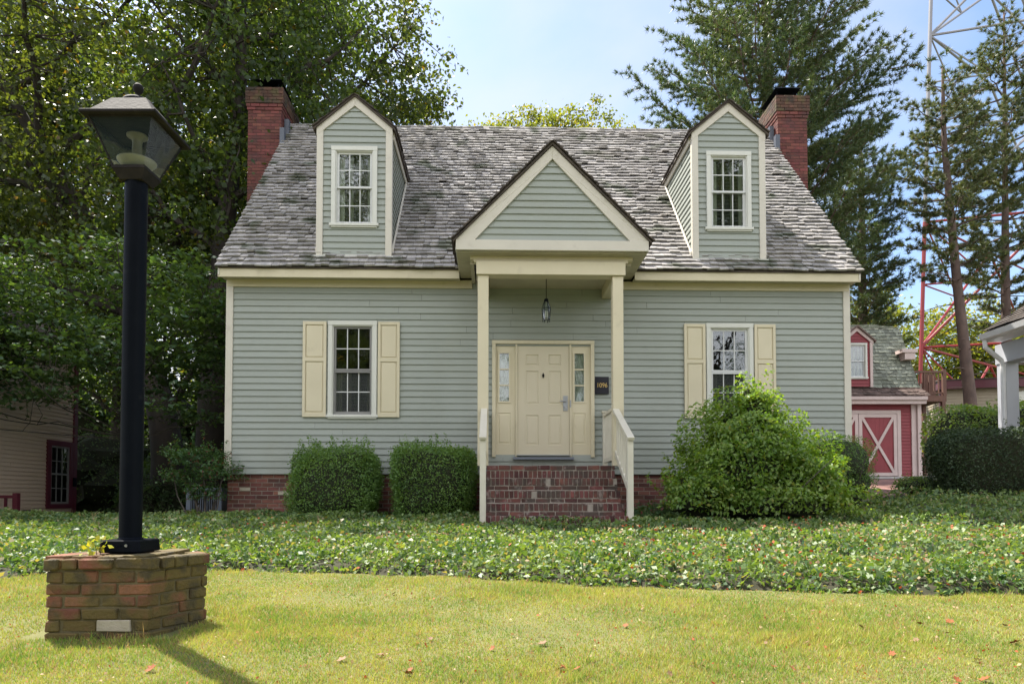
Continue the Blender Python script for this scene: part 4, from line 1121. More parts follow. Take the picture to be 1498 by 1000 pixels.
def tree(name, label, loc, trunk, rad, blobs, ncl, per, clr, leaf, mat, seed, group=None, cat='tree', bark='bark', limbs=14, low=2.0, up=.5, flat=.55, aspect=.7, drop=.25, lr=1.0, twigr=.016):
    """trunk: list of local points; blobs: local ellipsoids"""
    rng = np.random.default_rng(seed)
    t = thing(name, label, cat, loc, group=group)
    T = np.array(trunk, float)
    # dense trunk samples
    zs = np.linspace(0, 1, 24); tt = np.linspace(0, 1, len(T))
    TP = np.stack([np.interp(zs, tt, T[:, k]) for k in range(3)], -1)
    # smooth
    for _ in range(3): TP[1:-1] = (TP[:-2] + TP[1:-1] * 2 + TP[2:]) / 4
    rr = rad * (1 - zs * .82) * (1 + .5 * np.exp(-zs * 22))
    m = MB(); m.tube(TP.tolist(), rr.tolist(), 14); m.build('trunk', M[bark], t, smooth=True)
    C = blob_points(rng, ncl, blobs)
    # limb tips: farthest point sampling
    tips = [int(rng.integers(ncl))]
    D = np.linalg.norm(C - C[tips[0]], axis=1)
    for _ in range(limbs - 1):
        i = int(D.argmax()); tips.append(i); D = np.minimum(D, np.linalg.norm(C - C[i], axis=1))
    m = MB(); nodes = []; nr = []
    for i in tips:
        c = C[i]; hz = np.linalg.norm((c - TP[-1])[:2]); zt = np.clip(c[2] - .75 * hz - .3, low, TP[-1, 2])
        k = int(np.abs(TP[:, 2] - zt).argmin()); p0 = TP[k]; r0 = lr * min(rr[k] * .75, .035 + .02 * np.linalg.norm(c - p0))
        mid = (p0 + c) / 2 + np.array([0, 0, -.08 * np.linalg.norm(c - p0)]) + rng.normal(size=3) * .2
        pts = []
        for s in np.linspace(0, 1, 8):
            q = p0 * (1 - s) ** 2 + 2 * mid * s * (1 - s) + c * s * s + rng.normal(size=3) * .05 * (0 < s < 1); pts.append(q)
        ra = np.linspace(r0, .018 * lr, 8); m.tube([p.tolist() for p in pts], ra.tolist(), 7)
        nodes += pts[2:]; nr += ra[2:].tolist()
    nodes += TP[10:].tolist(); nr += rr[10:].tolist()
    NA = np.array(nodes)
    for i in range(ncl):
        if i in tips: continue
        c = C[i]; dd = np.linalg.norm(NA - c, axis=1) + .6 * np.maximum(NA[:, 2] - c[2], 0); k = int(dd.argmin()); p0 = NA[k]
        mid = (p0 + c) / 2 + rng.normal(size=3) * .12 + np.array([0, 0, -.1])
        m.tube([p0.tolist(), mid.tolist(), c.tolist()], [min(nr[k] * .6, twigr * 1.8), twigr, .006], 4, cap=False)
    m.build('limbs', M[bark], t)
    # leaves round each cluster centre
    n = ncl * per; ci = np.repeat(np.arange(ncl), per)
    sz = rng.uniform(.6, 1.3, ncl)[ci][:, None] * clr
    P = rng.normal(size=(n, 3)) * .5 * sz * (1, 1, flat)
    P[:, 2] -= drop * (P[:, 0] ** 2 + P[:, 1] ** 2) / clr
    leaves('crown', C[ci] + P, leaf, M[mat], t, up=up, aspect=aspect, rng=rng)
    return t

def needles(name, P, D, per, ln, mat, parent, rng, width=.006, spread=.9):
    """P tuft points, D tuft directions"""
    n = len(P) * per; ci = np.repeat(np.arange(len(P)), per)
    d = D[ci] * 1.0 + rng.normal(size=(n, 3)) * spread; d /= np.linalg.norm(d, axis=1, keepdims=True)
    o = P[ci] + rng.normal(size=(n, 3)) * .02
    side = np.cross(d, rng.normal(size=(n, 3))); side /= np.linalg.norm(side, axis=1, keepdims=True)
    L = ln * rng.uniform(.7, 1.2, n)[:, None]
    V = np.empty((n, 3, 3)); V[:, 0] = o - side * width; V[:, 1] = o + side * width; V[:, 2] = o + d * L
    return npmesh(name, V.reshape(-1, 3), np.arange(n * 3).reshape(n, 3), 3, M[mat], parent)

def pine(name, label, loc, trunk, rad, prof, seed, step=.45, nb=5, mat='needle', group=None, rise=.35, curl=.5, ln=.16, per=16, dens=1.0, bark='pinebark', width=.006, sub=.34, dead=None, az=None):
    """prof: list of (z, branch length) from low to high"""
    rng = np.random.default_rng(seed); t = thing(name, label, 'tree', loc, group=group)
    T = np.array(trunk, float); zz = np.linspace(0, 1, 24); tt = np.linspace(0, 1, len(T))
    TP = np.stack([np.interp(zz, tt, T[:, k]) for k in range(3)], -1); rr = rad * (1 - zz * .85)
    m = MB(); m.tube(TP.tolist(), rr.tolist(), 12); m.build('trunk', M[bark], t, smooth=True)
    m = MB(); TPt = []; TD = []
    z = prof[0][0]; ztop = T[-1, 2]
    while z < ztop - .1:
        L0 = np.interp(z, [p[0] for p in prof], [p[1] for p in prof])
        base = np.array([np.interp(z, TP[:, 2], TP[:, 0]), np.interp(z, TP[:, 2], TP[:, 1]), z])
        a0 = rng.uniform(0, 2 * pi)
        for k in range(nb):
            L = L0 * rng.uniform(.65, 1.18)
            if L < .15: L = .15
            a = a0 + 2 * pi * k / nb + rng.uniform(-.35, .35)
            dr = np.array([cos(a), sin(a), 0]); ri = rise * rng.uniform(.5, 1.3)
            s = np.linspace(0, 1, 7)[:, None]
            pts = base + dr * L * s + np.array([0, 0, 1.]) * (L * ri * s * (1 - curl) + L * ri * curl * s ** 2.5) + rng.normal(size=(7, 3)) * .03 * L * s
            m.tube(pts.tolist(), np.linspace(.014 + .012 * L, .006, 7).tolist(), 5, cap=False)
            ns = max(2, int(L / sub))
            for q in range(ns + 1):
                f = .28 + .72 * q / ns if ns else 1
                p = np.array([np.interp(f, s[:, 0], pts[:, i]) for i in range(3)])
                for sd in (-1, 1) if q < ns else (0,):
                    sl_ = L * .42 * (1 - f * .72) * rng.uniform(.6, 1.2) + .10
                    an = a + sd * rng.uniform(.5, 1.0); d2 = np.array([cos(an), sin(an), rng.uniform(.15, .55)]); d2 /= np.linalg.norm(d2)
                    e = p + d2 * sl_
                    if sd: m.tube([p.tolist(), e.tolist()], [.009, .004], 3, cap=False)
                    nt = max(1, int(sl_ / .13 * dens))
                    for w in range(nt):
                        g = (w + 1) / nt
                        TPt.append(p + (e - p) * g + rng.normal(size=3) * .02); TD.append(d2 + np.array([0, 0, .35]))
        z += step * rng.uniform(.8, 1.2)
    top = TP[-1]; TPt.append(top); TD.append(np.array([0, 0, 1.]))
    if dead:   # bare dead branch stubs low on the trunk
        for _ in range(dead[2]):
            zq = rng.uniform(dead[0], dead[1]); base = np.array([np.interp(zq, TP[:, 2], TP[:, 0]), np.interp(zq, TP[:, 2], TP[:, 1]), zq])
            a = rng.uniform(0, 2 * pi); L = rng.uniform(.4, 2.2); dr = np.array([cos(a), sin(a), rng.uniform(-.25, .2)])
            m.tube([base.tolist(), (base + dr * L * .5 + rng.normal(size=3) * .05).tolist(), (base + dr * L + (0, 0, -.1)).tolist()], [.028, .018, .006], 5)
    m.build('limbs', M[bark], t)
    D = np.array(TD); D /= np.linalg.norm(D, axis=1, keepdims=True)
    needles('crown', np.array(TPt), D, per, ln, mat, t, rng, width=width)
    return t

# ---- left wood ---------------------------------------------------
G1 = 'tall leafy trees left of the house'
tree('leafy_tree', 'tall dark leaning tree with spreading limbs behind the post lamp', (-8.6, 17.2, gz(-8.6, 17.2)),
     [(-.0, 0, 0), (-.1, 0, 2.5), (-.9, .1, 5.0), (-2.2, .3, 7.6), (-4.2, .5, 10.5), (-5.4, .3, 13)], .42,
     [(-3.4, .0, 11.2, 5.4, 3.4, 4.6), (-6, -.5, 8.4, 3.4, 3, 3), (-1, .5, 8, 3.6, 2.6, 3.0), (-.5, -.5, 14, 4.2, 3, 3)], 500, 66, .70, .150, 'leaf_autumn', 1, G1, limbs=22, low=2.5)
tree('leafy_tree', 'thick straight trunked tree close to the left corner of the house', (-7.2, 16.4, gz(-7.2, 16.4)),
     [(0, 0, 0), (-.05, 0, 3), (.1, .2, 7), (.4, .5, 11), (.3, .6, 15)], .40,
     [(.2, 1.0, 11.6, 3.0, 2.8, 4.2), (-.8, .5, 8.2, 2.6, 2.2, 2.6), (1.0, 1.6, 14.6, 2.6, 2.6, 2.6)], 330, 66, .70, .150, 'leaf_big', 2, G1, limbs=16, low=3.5)
tree('leafy_tree', 'tall tree behind the left chimney, its crown spreading over the roof', (-7.0, 23.5, gz(-7, 23.5)),
     [(0, 0, 0), (-.05, 0, 6), (-.1, 0, 12), (-.2, .2, 17), (-.1, .2, 20)], .30,
     [(.2, 0, 15.2, 4.6, 3.6, 4.6), (1.9, 0, 13.4, 3.4, 3, 3.2), (-1.5, 0, 18.5, 3.4, 3, 3), (2.6, .5, 11.2, 2.4, 2.4, 1.8), (-3.5, 0, 12, 3, 3, 3.5)], 560, 68, .76, .175, 'leaf_autumn', 3, G1, limbs=24, low=5)
tree('leafy_tree', 'slender tree further back in the gap left of the thick trunk', (-14.5, 25, gz(-14, 25)),
     [(0, 0, 0), (.1, 0, 6), (-.1, 0, 12), (0, .2, 19)], .30,
     [(0, 0, 12, 5.5, 4, 5.5), (1, 0, 7, 4.5, 3.5, 3.5), (-3, 0, 17, 4, 4, 4)], 420, 95, 1.05, .19, 'leaf_big', 4, G1, limbs=16, low=3)
tree('leafy_tree', 'broad crowned tree at the far left edge of the wood', (-20.5, 23, gz(-20, 23)),
     [(0, 0, 0), (.1, 0, 6), (.3, 0, 12), (0, .2, 17)], .33,
     [(1, 0, 12.5, 5.0, 4, 5.0), (1, 0, 7.5, 4.5, 3.5, 3.5), (2, 0, 16, 4, 4, 3)], 360, 95, 1.05, .19, 'leaf_autumn', 5, G1, limbs=16, low=3)
# understory tree reaching forward, layered branches
tree('understory_tree', 'low spreading tree with layered blue green leaves behind the lamp post', (-7.55, 13.9, gz(-7.5, 13.9)),
     [(0, 0, 0), (.05, -.1, 1.2), (-.1, -.2, 2.6), (-.3, -.3, 4.2)], .055,
     [(-.6, -.8, 4.1, 3.0, 1.6, 1.5), (-2.3, -1.8, 2.9, 2.1, 1.3, .85), (1.2, -.2, 3.5, 1.5, 1.2, 1.6), (-3.4, -2.6, 2.45, 1.3, .9, .55), (-3, -1.5, 4, 1.5, 1.2, 1.2), (-2.2, -1.2, 3.2, 1.6, 1, .7)], 430, 56, .62, .115, 'leaf_low', 6, 'understory trees by the house', bark='bark', limbs=16, low=1.8, up=1.3, flat=.15, drop=.12, twigr=.006, lr=.5)

# thickets and shrubs under the left trees
def shrub(name, label, loc, blobs, n, leaf, mat, seed, cat='shrub', stems=14, group=None, up=.5, core=True, shell=.18, sprigs=0, aspect=.55, outw=.7, bump=.12, splen=.35, lumps=None, stemc='twig', coremat='hedgecore', coresc=.80):
    rng = np.random.default_rng(seed); t = thing(name, label, cat, loc, group=group)
    w = np.array([b[3] * b[4] * b[5] for b in blobs]) ** .7; w /= w.sum()
    idx = rng.choice(len(blobs), n, p=w); B = np.array(blobs)[idx]
    d = rng.normal(size=(n, 3)); d /= np.linalg.norm(d, axis=1, keepdims=True)
    k = d[:, 2] < -.3; d[k, 2] *= -1
    # lumpy radius
    f1 = rng.normal(size=(10, 3)) * 3.2; ph = rng.uniform(0, 6.28, 10)
    lump = 1 + bump * np.sin(d @ f1.T + ph).sum(1) / 3
    r = lump * (1 - .42 * rng.random(n) ** 2.0)
    P = B[:, :3] + d * r[:, None] * B[:, 3:6]
    P[:, 2] = np.maximum(P[:, 2], .02)
    O = d.copy()
    for q in range(sprigs):
        b = blobs[int(rng.choice(len(blobs), p=w))]; dd = rng.normal(size=3) * (1, 1, .5); dd[2] = abs(dd[2]) + .25; dd /= np.linalg.norm(dd)
        p0 = np.array(b[:3]) + dd * np.array(b[3:6]) * .9; g = dd * .5 + np.array([0, 0, 1]) * rng.uniform(.5, 1.2) + rng.normal(size=3) * .25; g /= np.linalg.norm(g)
        L = splen * rng.uniform(.3, 1.0); kk = int(6 + L * 60)
        s = rng.random(kk)[:, None]; PP = p0 + g * L * s + rng.normal(size=(kk, 3)) * leaf * .45
        P = np.concatenate([P, PP]); O = np.concatenate([O, np.repeat(g[None], kk, 0)])
    leaves('foliage', P, leaf, M[mat], t, up=up, aspect=aspect, rng=rng, out=O, outw=outw)
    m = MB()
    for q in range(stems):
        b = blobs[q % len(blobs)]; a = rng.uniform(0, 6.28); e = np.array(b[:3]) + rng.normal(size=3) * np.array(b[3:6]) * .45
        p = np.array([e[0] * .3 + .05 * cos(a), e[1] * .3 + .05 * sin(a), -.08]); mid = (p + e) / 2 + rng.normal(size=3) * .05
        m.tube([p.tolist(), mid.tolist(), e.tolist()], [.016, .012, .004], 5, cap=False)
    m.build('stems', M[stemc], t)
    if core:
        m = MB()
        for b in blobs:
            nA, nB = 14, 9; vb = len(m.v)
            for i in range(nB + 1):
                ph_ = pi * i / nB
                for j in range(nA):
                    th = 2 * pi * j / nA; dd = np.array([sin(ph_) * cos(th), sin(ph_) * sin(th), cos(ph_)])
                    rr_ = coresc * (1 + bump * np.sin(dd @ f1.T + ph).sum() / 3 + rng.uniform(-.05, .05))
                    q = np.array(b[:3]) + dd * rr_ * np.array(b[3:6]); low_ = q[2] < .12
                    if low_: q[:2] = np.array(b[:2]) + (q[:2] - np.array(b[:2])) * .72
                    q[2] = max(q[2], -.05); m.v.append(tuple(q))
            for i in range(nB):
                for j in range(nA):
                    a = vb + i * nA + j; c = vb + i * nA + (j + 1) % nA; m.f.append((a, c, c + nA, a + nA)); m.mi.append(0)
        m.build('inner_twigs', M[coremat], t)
    return t

def boxshrub(name, label, loc, hx, hy, h, n, leaf, mat, seed, cat='hedge', rz=0, rnd=.32, rough=.05, group=None, sprig=.04, power=4.0, base=.86, aspect=.6, stragglers=30):
    """clipped hedge: superellipsoid shell of leaves"""
    rng = np.random.default_rng(seed); t = thing(name, label, cat, loc, rz, group=group)
    def surf(d):
        p = power; r = (np.abs(d[:, 0]) ** p + np.abs(d[:, 1]) ** p + np.abs(d[:, 2]) ** p) ** (-1 / p)
        q = d * r[:, None]
        q = q * np.array([hx, hy, h / 2]); q[:, 2] += h / 2
        tp = base + (1 - base) * np.clip(q[:, 2] / h * 1.6, 0, 1); q[:, :2] *= tp[:, None]
        return q
    d = rng.uniform(-1, 1, size=(n, 3)); d /= np.abs(d).max(1, keepdims=True); d /= np.linalg.norm(d, axis=1, keepdims=True)
    q = surf(d); f1 = rng.normal(size=(8, 3)) * 4; ph = rng.uniform(0, 6.28, 8)
    lump = np.sin(q @ f1.T + ph).sum(1)[:, None] * rough * .35
    depth = -.16 * rng.random((n, 1)) ** 1.8 + lump + np.abs(rng.normal(size=(n, 1))) * sprig
    P = q + d * depth; P[:, 2] = np.maximum(P[:, 2], .03)
    O = d
    for s in range(stragglers):
        a, b = rng.uniform(-hx * .8, hx * .8), rng.uniform(-hy * .8, hy * .8); L = rng.uniform(.05, .22); k = int(8 + L * 60)
        PP = np.array([a, b, h]) + rng.random(k)[:, None] * np.array([rng.uniform(-.3, .3) * L, rng.uniform(-.3, .3) * L, L]) + rng.normal(size=(k, 3)) * .015
        P = np.concatenate([P, PP]); O = np.concatenate([O, np.tile([0, 0, 1.], (k, 1))])
    leaves('foliage', P, leaf, M[mat], t, up=.35, aspect=aspect, rng=rng, out=O, outw=.6)
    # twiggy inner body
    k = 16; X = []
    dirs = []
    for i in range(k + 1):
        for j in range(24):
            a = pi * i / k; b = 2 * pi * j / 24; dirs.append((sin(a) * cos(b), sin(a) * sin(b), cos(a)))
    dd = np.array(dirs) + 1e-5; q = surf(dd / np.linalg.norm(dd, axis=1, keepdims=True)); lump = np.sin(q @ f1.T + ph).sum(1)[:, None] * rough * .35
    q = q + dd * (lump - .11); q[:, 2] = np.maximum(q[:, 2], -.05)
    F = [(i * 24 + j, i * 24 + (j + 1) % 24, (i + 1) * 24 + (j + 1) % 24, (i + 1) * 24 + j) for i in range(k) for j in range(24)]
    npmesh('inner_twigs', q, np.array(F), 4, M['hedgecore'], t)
    return t

THICK = ((-11.5, 27, 3.6, 5.5, 'dark mass of undergrowth closing the view between the two dark trunks'), (-18.5, 29, 4.0, 6.0, 'dark undergrowth rising over the tan house roof'), (-5.5, 28, 3.2, 5.0, 'dark undergrowth behind the rear left corner of the cottage'))
# thicket along the back of the left wood
for i, (x, y, r, h, lab) in enumerate((( -9.3, 18.2, 1.1, 1.5, 'wild bush beneath the trees beside the tan house corner'), (-8.1, 15.6, .8, 1.0, 'dim green bush at the foot of the leaning trunk'),
        (-10.2, 21.5, 1.6, 2.2, 'tall shaded bush behind the small far lamp'), (-13, 20, 2.0, 2.6, 'shaded bush rising behind the tan house'), (-6.3, 19.5, 1.2, 1.7, 'shaded bush beside the rear left corner of the cottage'))):
    shrub('wild_bush', lab, (x, y, gz(x, y)), [(0, 0, h * .5, r, r * .8, h * .55), (r * .5, -.2, h * .35, r * .7, r * .6, h * .4), (-r * .5, .1, h * .4, r * .7, r * .6, h * .45)], 5200, .075, 'leaf_low', 30 + i, group='bushes under the left trees', bump=.3, sprigs=40, up=.6)
shrub('nandina_shrub', 'airy shrub with fine leaves and bare stems at the left corner of the house', (-5.35, 11.9, 0.0),
      [(-.15, 0, 1.05, .52, .42, .26), (.25, .0, .80, .40, .35, .22), (-.45, .1, .75, .35, .3, .2), (.0, 0, .45, .35, .3, .25)], 4200, .052, 'nandina', 41, stems=11, core=False, sprigs=26, shell=.5, up=.9, outw=.3, bump=.35, splen=.4)
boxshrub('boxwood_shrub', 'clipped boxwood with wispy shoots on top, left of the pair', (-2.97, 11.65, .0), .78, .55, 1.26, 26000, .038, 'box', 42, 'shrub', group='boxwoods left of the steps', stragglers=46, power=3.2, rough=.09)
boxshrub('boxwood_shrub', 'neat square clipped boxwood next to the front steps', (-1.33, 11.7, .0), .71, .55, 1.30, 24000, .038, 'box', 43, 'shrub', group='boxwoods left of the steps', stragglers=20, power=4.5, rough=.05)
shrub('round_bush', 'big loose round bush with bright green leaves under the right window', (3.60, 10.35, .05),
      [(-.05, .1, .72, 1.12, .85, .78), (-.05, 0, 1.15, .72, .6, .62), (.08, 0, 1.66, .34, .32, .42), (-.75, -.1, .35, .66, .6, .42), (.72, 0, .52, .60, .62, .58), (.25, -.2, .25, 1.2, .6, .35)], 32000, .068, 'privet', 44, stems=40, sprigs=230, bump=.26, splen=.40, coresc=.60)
shrub('small_leaf_bush', 'fine leaved olive bush just behind the big round bush', (5.35, 11.35, .18),
      [(0, 0, .72, .62, .55, .58), (.1, 0, .4, .55, .5, .4)], 12000, .028, 'box', 45, stems=12, sprigs=40, bump=.15, splen=.16, coresc=.82)
shrub('low_bush', 'low leafy sprawl at the foot of the right handrail', (2.22, 10.75, .0), [(0, 0, .12, .36, .3, .2), (.35, -.1, .1, .36, .3, .18)], 900, .055, 'nandina', 46, stems=6, core=False, sprigs=14, splen=.22)
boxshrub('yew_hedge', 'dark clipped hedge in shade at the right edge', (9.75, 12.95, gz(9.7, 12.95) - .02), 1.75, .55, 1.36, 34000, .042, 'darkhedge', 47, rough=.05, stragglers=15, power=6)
shrub('juniper_bush', 'small pale green spreading bush at the left end of the dark hedge', (8.15, 13.9, gz(8.1, 13.9)), [(.1, 0, .18, .45, .4, .26), (.35, -.2, .1, .4, .3, .18)], 4200, .035, 'privet', 48, sprigs=25, splen=.16)
shrub('laurel_bush', 'bright sunlit bush rising behind the dark hedge', (11.6, 16.4, gz(11.6, 16.4)), [(-.6, 0, 1.15, 1.2, .8, .95), (.9, 0, 1.2, 1.3, .8, 1.0), (2.3, 0, 1.2, 1.2, .8, .95)], 15000, .075, 'privet', 49, sprigs=60, bump=.15, stems=20)

# ---- pines ---------------------------------------------------------
G2 = 'pines right of the house'
pine('white_pine', 'huge blue green pine towering behind the right chimney', (8.3, 21.9, gz(8.3, 20)), [(0, 0, 0), (0, 0, 8), (.05, 0, 14), (0, 0, 20)], .34,
     [(5.6, 3.0), (8, 3.5), (11, 3.8), (13, 3.2), (15, 2.4), (17, 1.6), (20, .3)], 61, step=.55, nb=6, rise=.55, curl=.7, per=28, ln=.165, group=G2, sub=.34, width=.012, dens=.9)
pine('white_pine', 'dark dense pine rising behind the red barn', (15.0, 29, gz(15.0, 29)), [(0, 0, 0), (0, 0, 8), (.05, 0, 13), (0, 0, 15.2)], .24,
     [(5.5, 1.7), (8, 1.9), (11, 1.8), (13, 1.3), (15.2, .3)], 62, step=.5, nb=6, rise=.25, per=24, ln=.22, group=G2, width=.013, sub=.4)
pine('red_pine', 'slender pine with leaning reddish trunk left of the tallest one', (17.6, 26, gz(17.6, 26)), [(0, 0, 0), (-.1, 0, 3), (-.55, 0, 8), (-.9, 0, 13), (-.9, 0, 15.9)], .28,
     [(7.6, 1.2), (9.5, 2.2), (12, 2.0), (14, 1.4), (16, .3)], 63, step=.66, nb=4, mat='needle2', rise=.3, per=38, ln=.19, group=G2, dead=(3, 8, 16), width=.013, sub=.36, dens=.9)
pine('red_pine', 'tallest slender pine at the right edge of the picture', (20.4, 28, gz(20, 28)), [(0, 0, 0), (0, 0, 8), (.1, 0, 13), (.2, 0, 19.6)], .23,
     [(6.2, 1.3), (9, 2.0), (12, 2.6), (16, 2.2), (18, 1.3), (20, .3)], 64, step=.66, nb=4, mat='needle2', rise=.3, per=38, ln=.19, group=G2, dead=(4, 9, 14), width=.013, sub=.36, dens=.9)

# ---- trees behind ---------------------------------------------------
G3 = 'leafy trees far behind the buildings'
tree('background_tree', 'bright yellow green treetop peeping over the middle of the roof', (1.6, 34, gz(0, 34)), [(0, 0, 0), (0, 0, 8), (.2, 0, 14), (0, 0, 18.6)], .22,
     [(-1.0, 0, 18.4, 2.4, 2, 2.0), (1.8, 0, 18.7, 1.7, 2, 1.8), (-2.9, 0, 18.0, 1.0, 1.5, 1.5), (0, 0, 14.5, 3.2, 3, 2.5), (4.0, 0, 18.0, .9, 1, 1.6)], 230, 90, .7, .17, 'leaf_far', 71, G3, limbs=16, low=7)
tree('background_tree', 'leafy tree seen between the two slender pines', (39, 68, 1.0), [(0, 0, 0), (0, 0, 6), (.2, 0, 11)], .3,
     [(0, 0, 7.5, 4.5, 3, 4.5), (-3, 0, 5, 3.5, 3, 3), (4, 0, 9.5, 3.5, 3, 4.0)], 230, 75, 1.1, .26, 'leaf_far', 72, G3, limbs=12, low=2).scale = (1.6, 1.6, 1.5)
tree('background_tree', 'leafy tree right behind the barn roof and balcony', (33, 64, 1.0), [(0, 0, 0), (0, 0, 6), (.2, 0, 11)], .3,
     [(0, 0, 9.0, 2.6, 3, 4.0), (-1, 0, 5, 2.8, 3, 3), (2.5, 0, 5.5, 2.6, 3, 3.0)], 230, 75, 1.0, .24, 'leaf_far', 73, G3, limbs=12, low=2).scale = (1.6, 1.6, 1.5)
tree('background_tree', 'low leafy tree behind the beige outbuilding at the right edge', (52, 66, 1.0), [(0, 0, 0), (0, 0, 6), (.2, 0, 10)], .3,
     [(0, 0, 7, 4.0, 3, 4.0), (-2, 0, 9, 3.5, 3, 3)], 200, 75, 1.1, .26, 'leaf_far', 74, G3, limbs=12, low=2).scale = (1.6, 1.6, 1.5)
tree('background_tree', 'leafy tree between the cottage and the dark pine', (13.2, 36, gz(13, 36)), [(0, 0, 0), (0, 0, 6), (.2, 0, 10)], .3,
     [(0, 0, 7, 3.6, 3, 4.0), (1, 0, 10, 2.5, 3, 2.5)], 180, 75, 1.0, .24, 'leaf_far', 75, G3, limbs=12, low=2)
for i, (x, y, lab) in enumerate(((-13, 36, 'dim tree deep in the wood behind the leaning trunk'), (-24, 34, 'dim tree deep in the wood at the far left'), (-6.5, 38, 'dim tree directly behind the left chimney'))):
    tree('background_tree', lab, (x, y, gz(x, y)), [(0, 0, 0), (0, 0, 6), (.2, 0, 14)], .32,
         [(0, 0, 5.0, 5.5, 3, 4.0), (1, 0, 11, 5.0, 3, 5), (-2, 0, 16, 4, 3, 4)], 260, 80, 1.3, .30, 'leaf_far', 76 + i, G3, limbs=12, low=2)

# trees across the street, mirrored in the window panes
for i, (x, y, lab) in enumerate(((-7, -15, 'tree across the street mirrored in the left panes'), (4, -18, 'tree across the street opposite the front door'), (13, -15, 'tree across the street mirrored in the right panes'))):
    src = [o for o in bpy.data.objects if o.name in ('leafy_tree', 'leafy_tree.001', 'leafy_tree.002')][i]
    c = copy_tree(src); c.scale = (1.4, 1.4, 1.45); c.location = (x, y, gz(x, y) - .3); c['label'] = lab; c['group'] = 'trees across the street'; c.rotation_euler.z = i * 2.0 + 1
THICK += ((-9, -17, 6.5, 13, 'thicket across the street mirrored in the left window'), (13, -18, 6.5, 13, 'thicket across the street mirrored in the right window'), (2, -21, 6.5, 8.5, 'thicket across the street opposite the front door'))

for i, (x, y, sx, h, lab) in enumerate(THICK):
    shrub('large_shrub', lab, (x, y, gz(x, y)), [(0, 0, h * .5, sx, 1.6, h * .5), (sx * .5, .3, h * .35, sx * .7, 1.5, h * .4), (-sx * .5, .3, h * .4, sx * .7, 1.5, h * .45)], 9000, .24, 'leaf_low', 90 + i, group='undergrowth far behind the left trees' if i < 3 else 'thickets across the street', bump=.35, sprigs=60, up=.6, splen=1.2, coresc=.7)

# ------------------------------------------------------------ red barn
barn = thing('red_barn', 'small red carriage barn with mossy roof, dormer and pale X braced doors', 'barn', (11.3, 23.0, 1.16), 0)
bw0, bw1 = -1.9, 2.30
m = MB(); siding(m, bw0, bw1, 0, 2.52, exp=.11, put=lambda a, o, z: (a, -o, z), openings=[(-.95, 1.75, -.1, 2.14)])
put = lambda a, o, z: (bw1 + o, a, z); siding(m, 0, 5, 0, 4.9, exp=.11, put=put, lim=lambda z: (0, 5) if z < 2.6 else (.0 + (z - 2.6) * .5, 5 - (z - 2.6) * .5))
m.box(bw0, bw0 + .02, 0, 5, 0, 2.6); m.box(bw0, bw1, 5, 5.02, 0, 2.6)
m.build('wall', M['barnred'], barn)
m = MB(); m.box(-1.0, 1.8, .06, .1, 0, 2.2)
m.build('door_backing', M['barnred'], barn)
m = MB()
m.box(-1.05, -.93, -.05, .03, 0, 2.24); m.box(1.68, 1.80, -.05, .03, 0, 2.24); m.box(-.93, 1.68, -.05, .03, 2.13, 2.24)
m.build('door_frame', M['barntrim'], barn)
for (a, b) in ((-.92, .37), (.39, 1.67)):
    m = MB(); m.box(a, b, -.01, .02, .03, 2.12)
    for k in range(1, 9): x = a + (b - a) * k / 9; m.box(x - .006, x + .006, -.013, -.01, .03, 2.12)
    dr = m.build('barn_door', M['barnred'], barn)
    m = MB(); t = .11
    m.box(a, a + t, -.04, -.012, .03, 2.12); m.box(b - t, b, -.04, -.012, .03, 2.12); m.box(a + t, b - t, -.04, -.012, .03, .14); m.box(a + t, b - t, -.04, -.012, 2.0, 2.12)
    m.bar((a + t, -.027, .13), (b - t, -.027, 2.01), .09, .028, up=(0, -1, 0)); m.bar((b - t, -.031, .13), (a + t, -.031, 2.01), .09, .028, up=(0, -1, 0))
    m.build('cross_brace', M['barntrim'], dr)
m = MB(); m.box(bw1 - .14, bw1 + .02, -.05, .1, 0, 2.5); m.box(bw1 + .03, bw1 + .15, -.12, .0, 0, 2.56); m.build('corner_board', M['barntrim'], barn)
m = MB(); m.box(bw0, bw1 + .2, -.34, -.28, 2.42, 2.62); m.box(bw0, bw1 + .2, -.42, -.34, 2.55, 2.66); m.box(bw0, bw1 + .2, -.28, .0, 2.44, 2.46); m.build('fascia', M['barntrim'], barn)
m = MB()
def slope(mb, v0, z0, v1, z1, a, b, exp, **k):
    an = math.atan2(z1 - z0, v1 - v0); shakes(mb, a, b, math.hypot(v1 - v0, z1 - z0), (0, v0, z0), (0, cos(an), sin(an)), (0, -sin(an), cos(an)), exp=exp, **k)
slope(m, .12, 3.02, 1.3, 5.35, bw0, bw1 + .25, .15, wmin=.09, wmax=.2)
slope(m, 1.3, 5.35, 3.0, 5.9, bw0, bw1 + .25, .15)
rf = m.build('roof', M['mossyshingle'], barn)
m = MB(); slope(m, -.44, 2.67, .15, 3.02, bw0, bw1 + .28, .14); m.build('lower_roof', M['brownshingle'], rf)
m = MB(); m.prism([(-.42, 2.60), (.12, 2.96), (1.3, 5.30), (3.0, 5.85), (5.2, 2.6)], 'x', bw0, bw1 + .1); m.build('roof_deck', M['barnred'], rf)
m = MB(); m.box(bw1 - .20, bw1 + .32, .30, 1.2, 4.28, 4.40); m.box(bw1 - .1, bw1 + .26, .34, 1.2, 4.05, 4.28); m.build('side_dormer', M['barntrim'], barn)
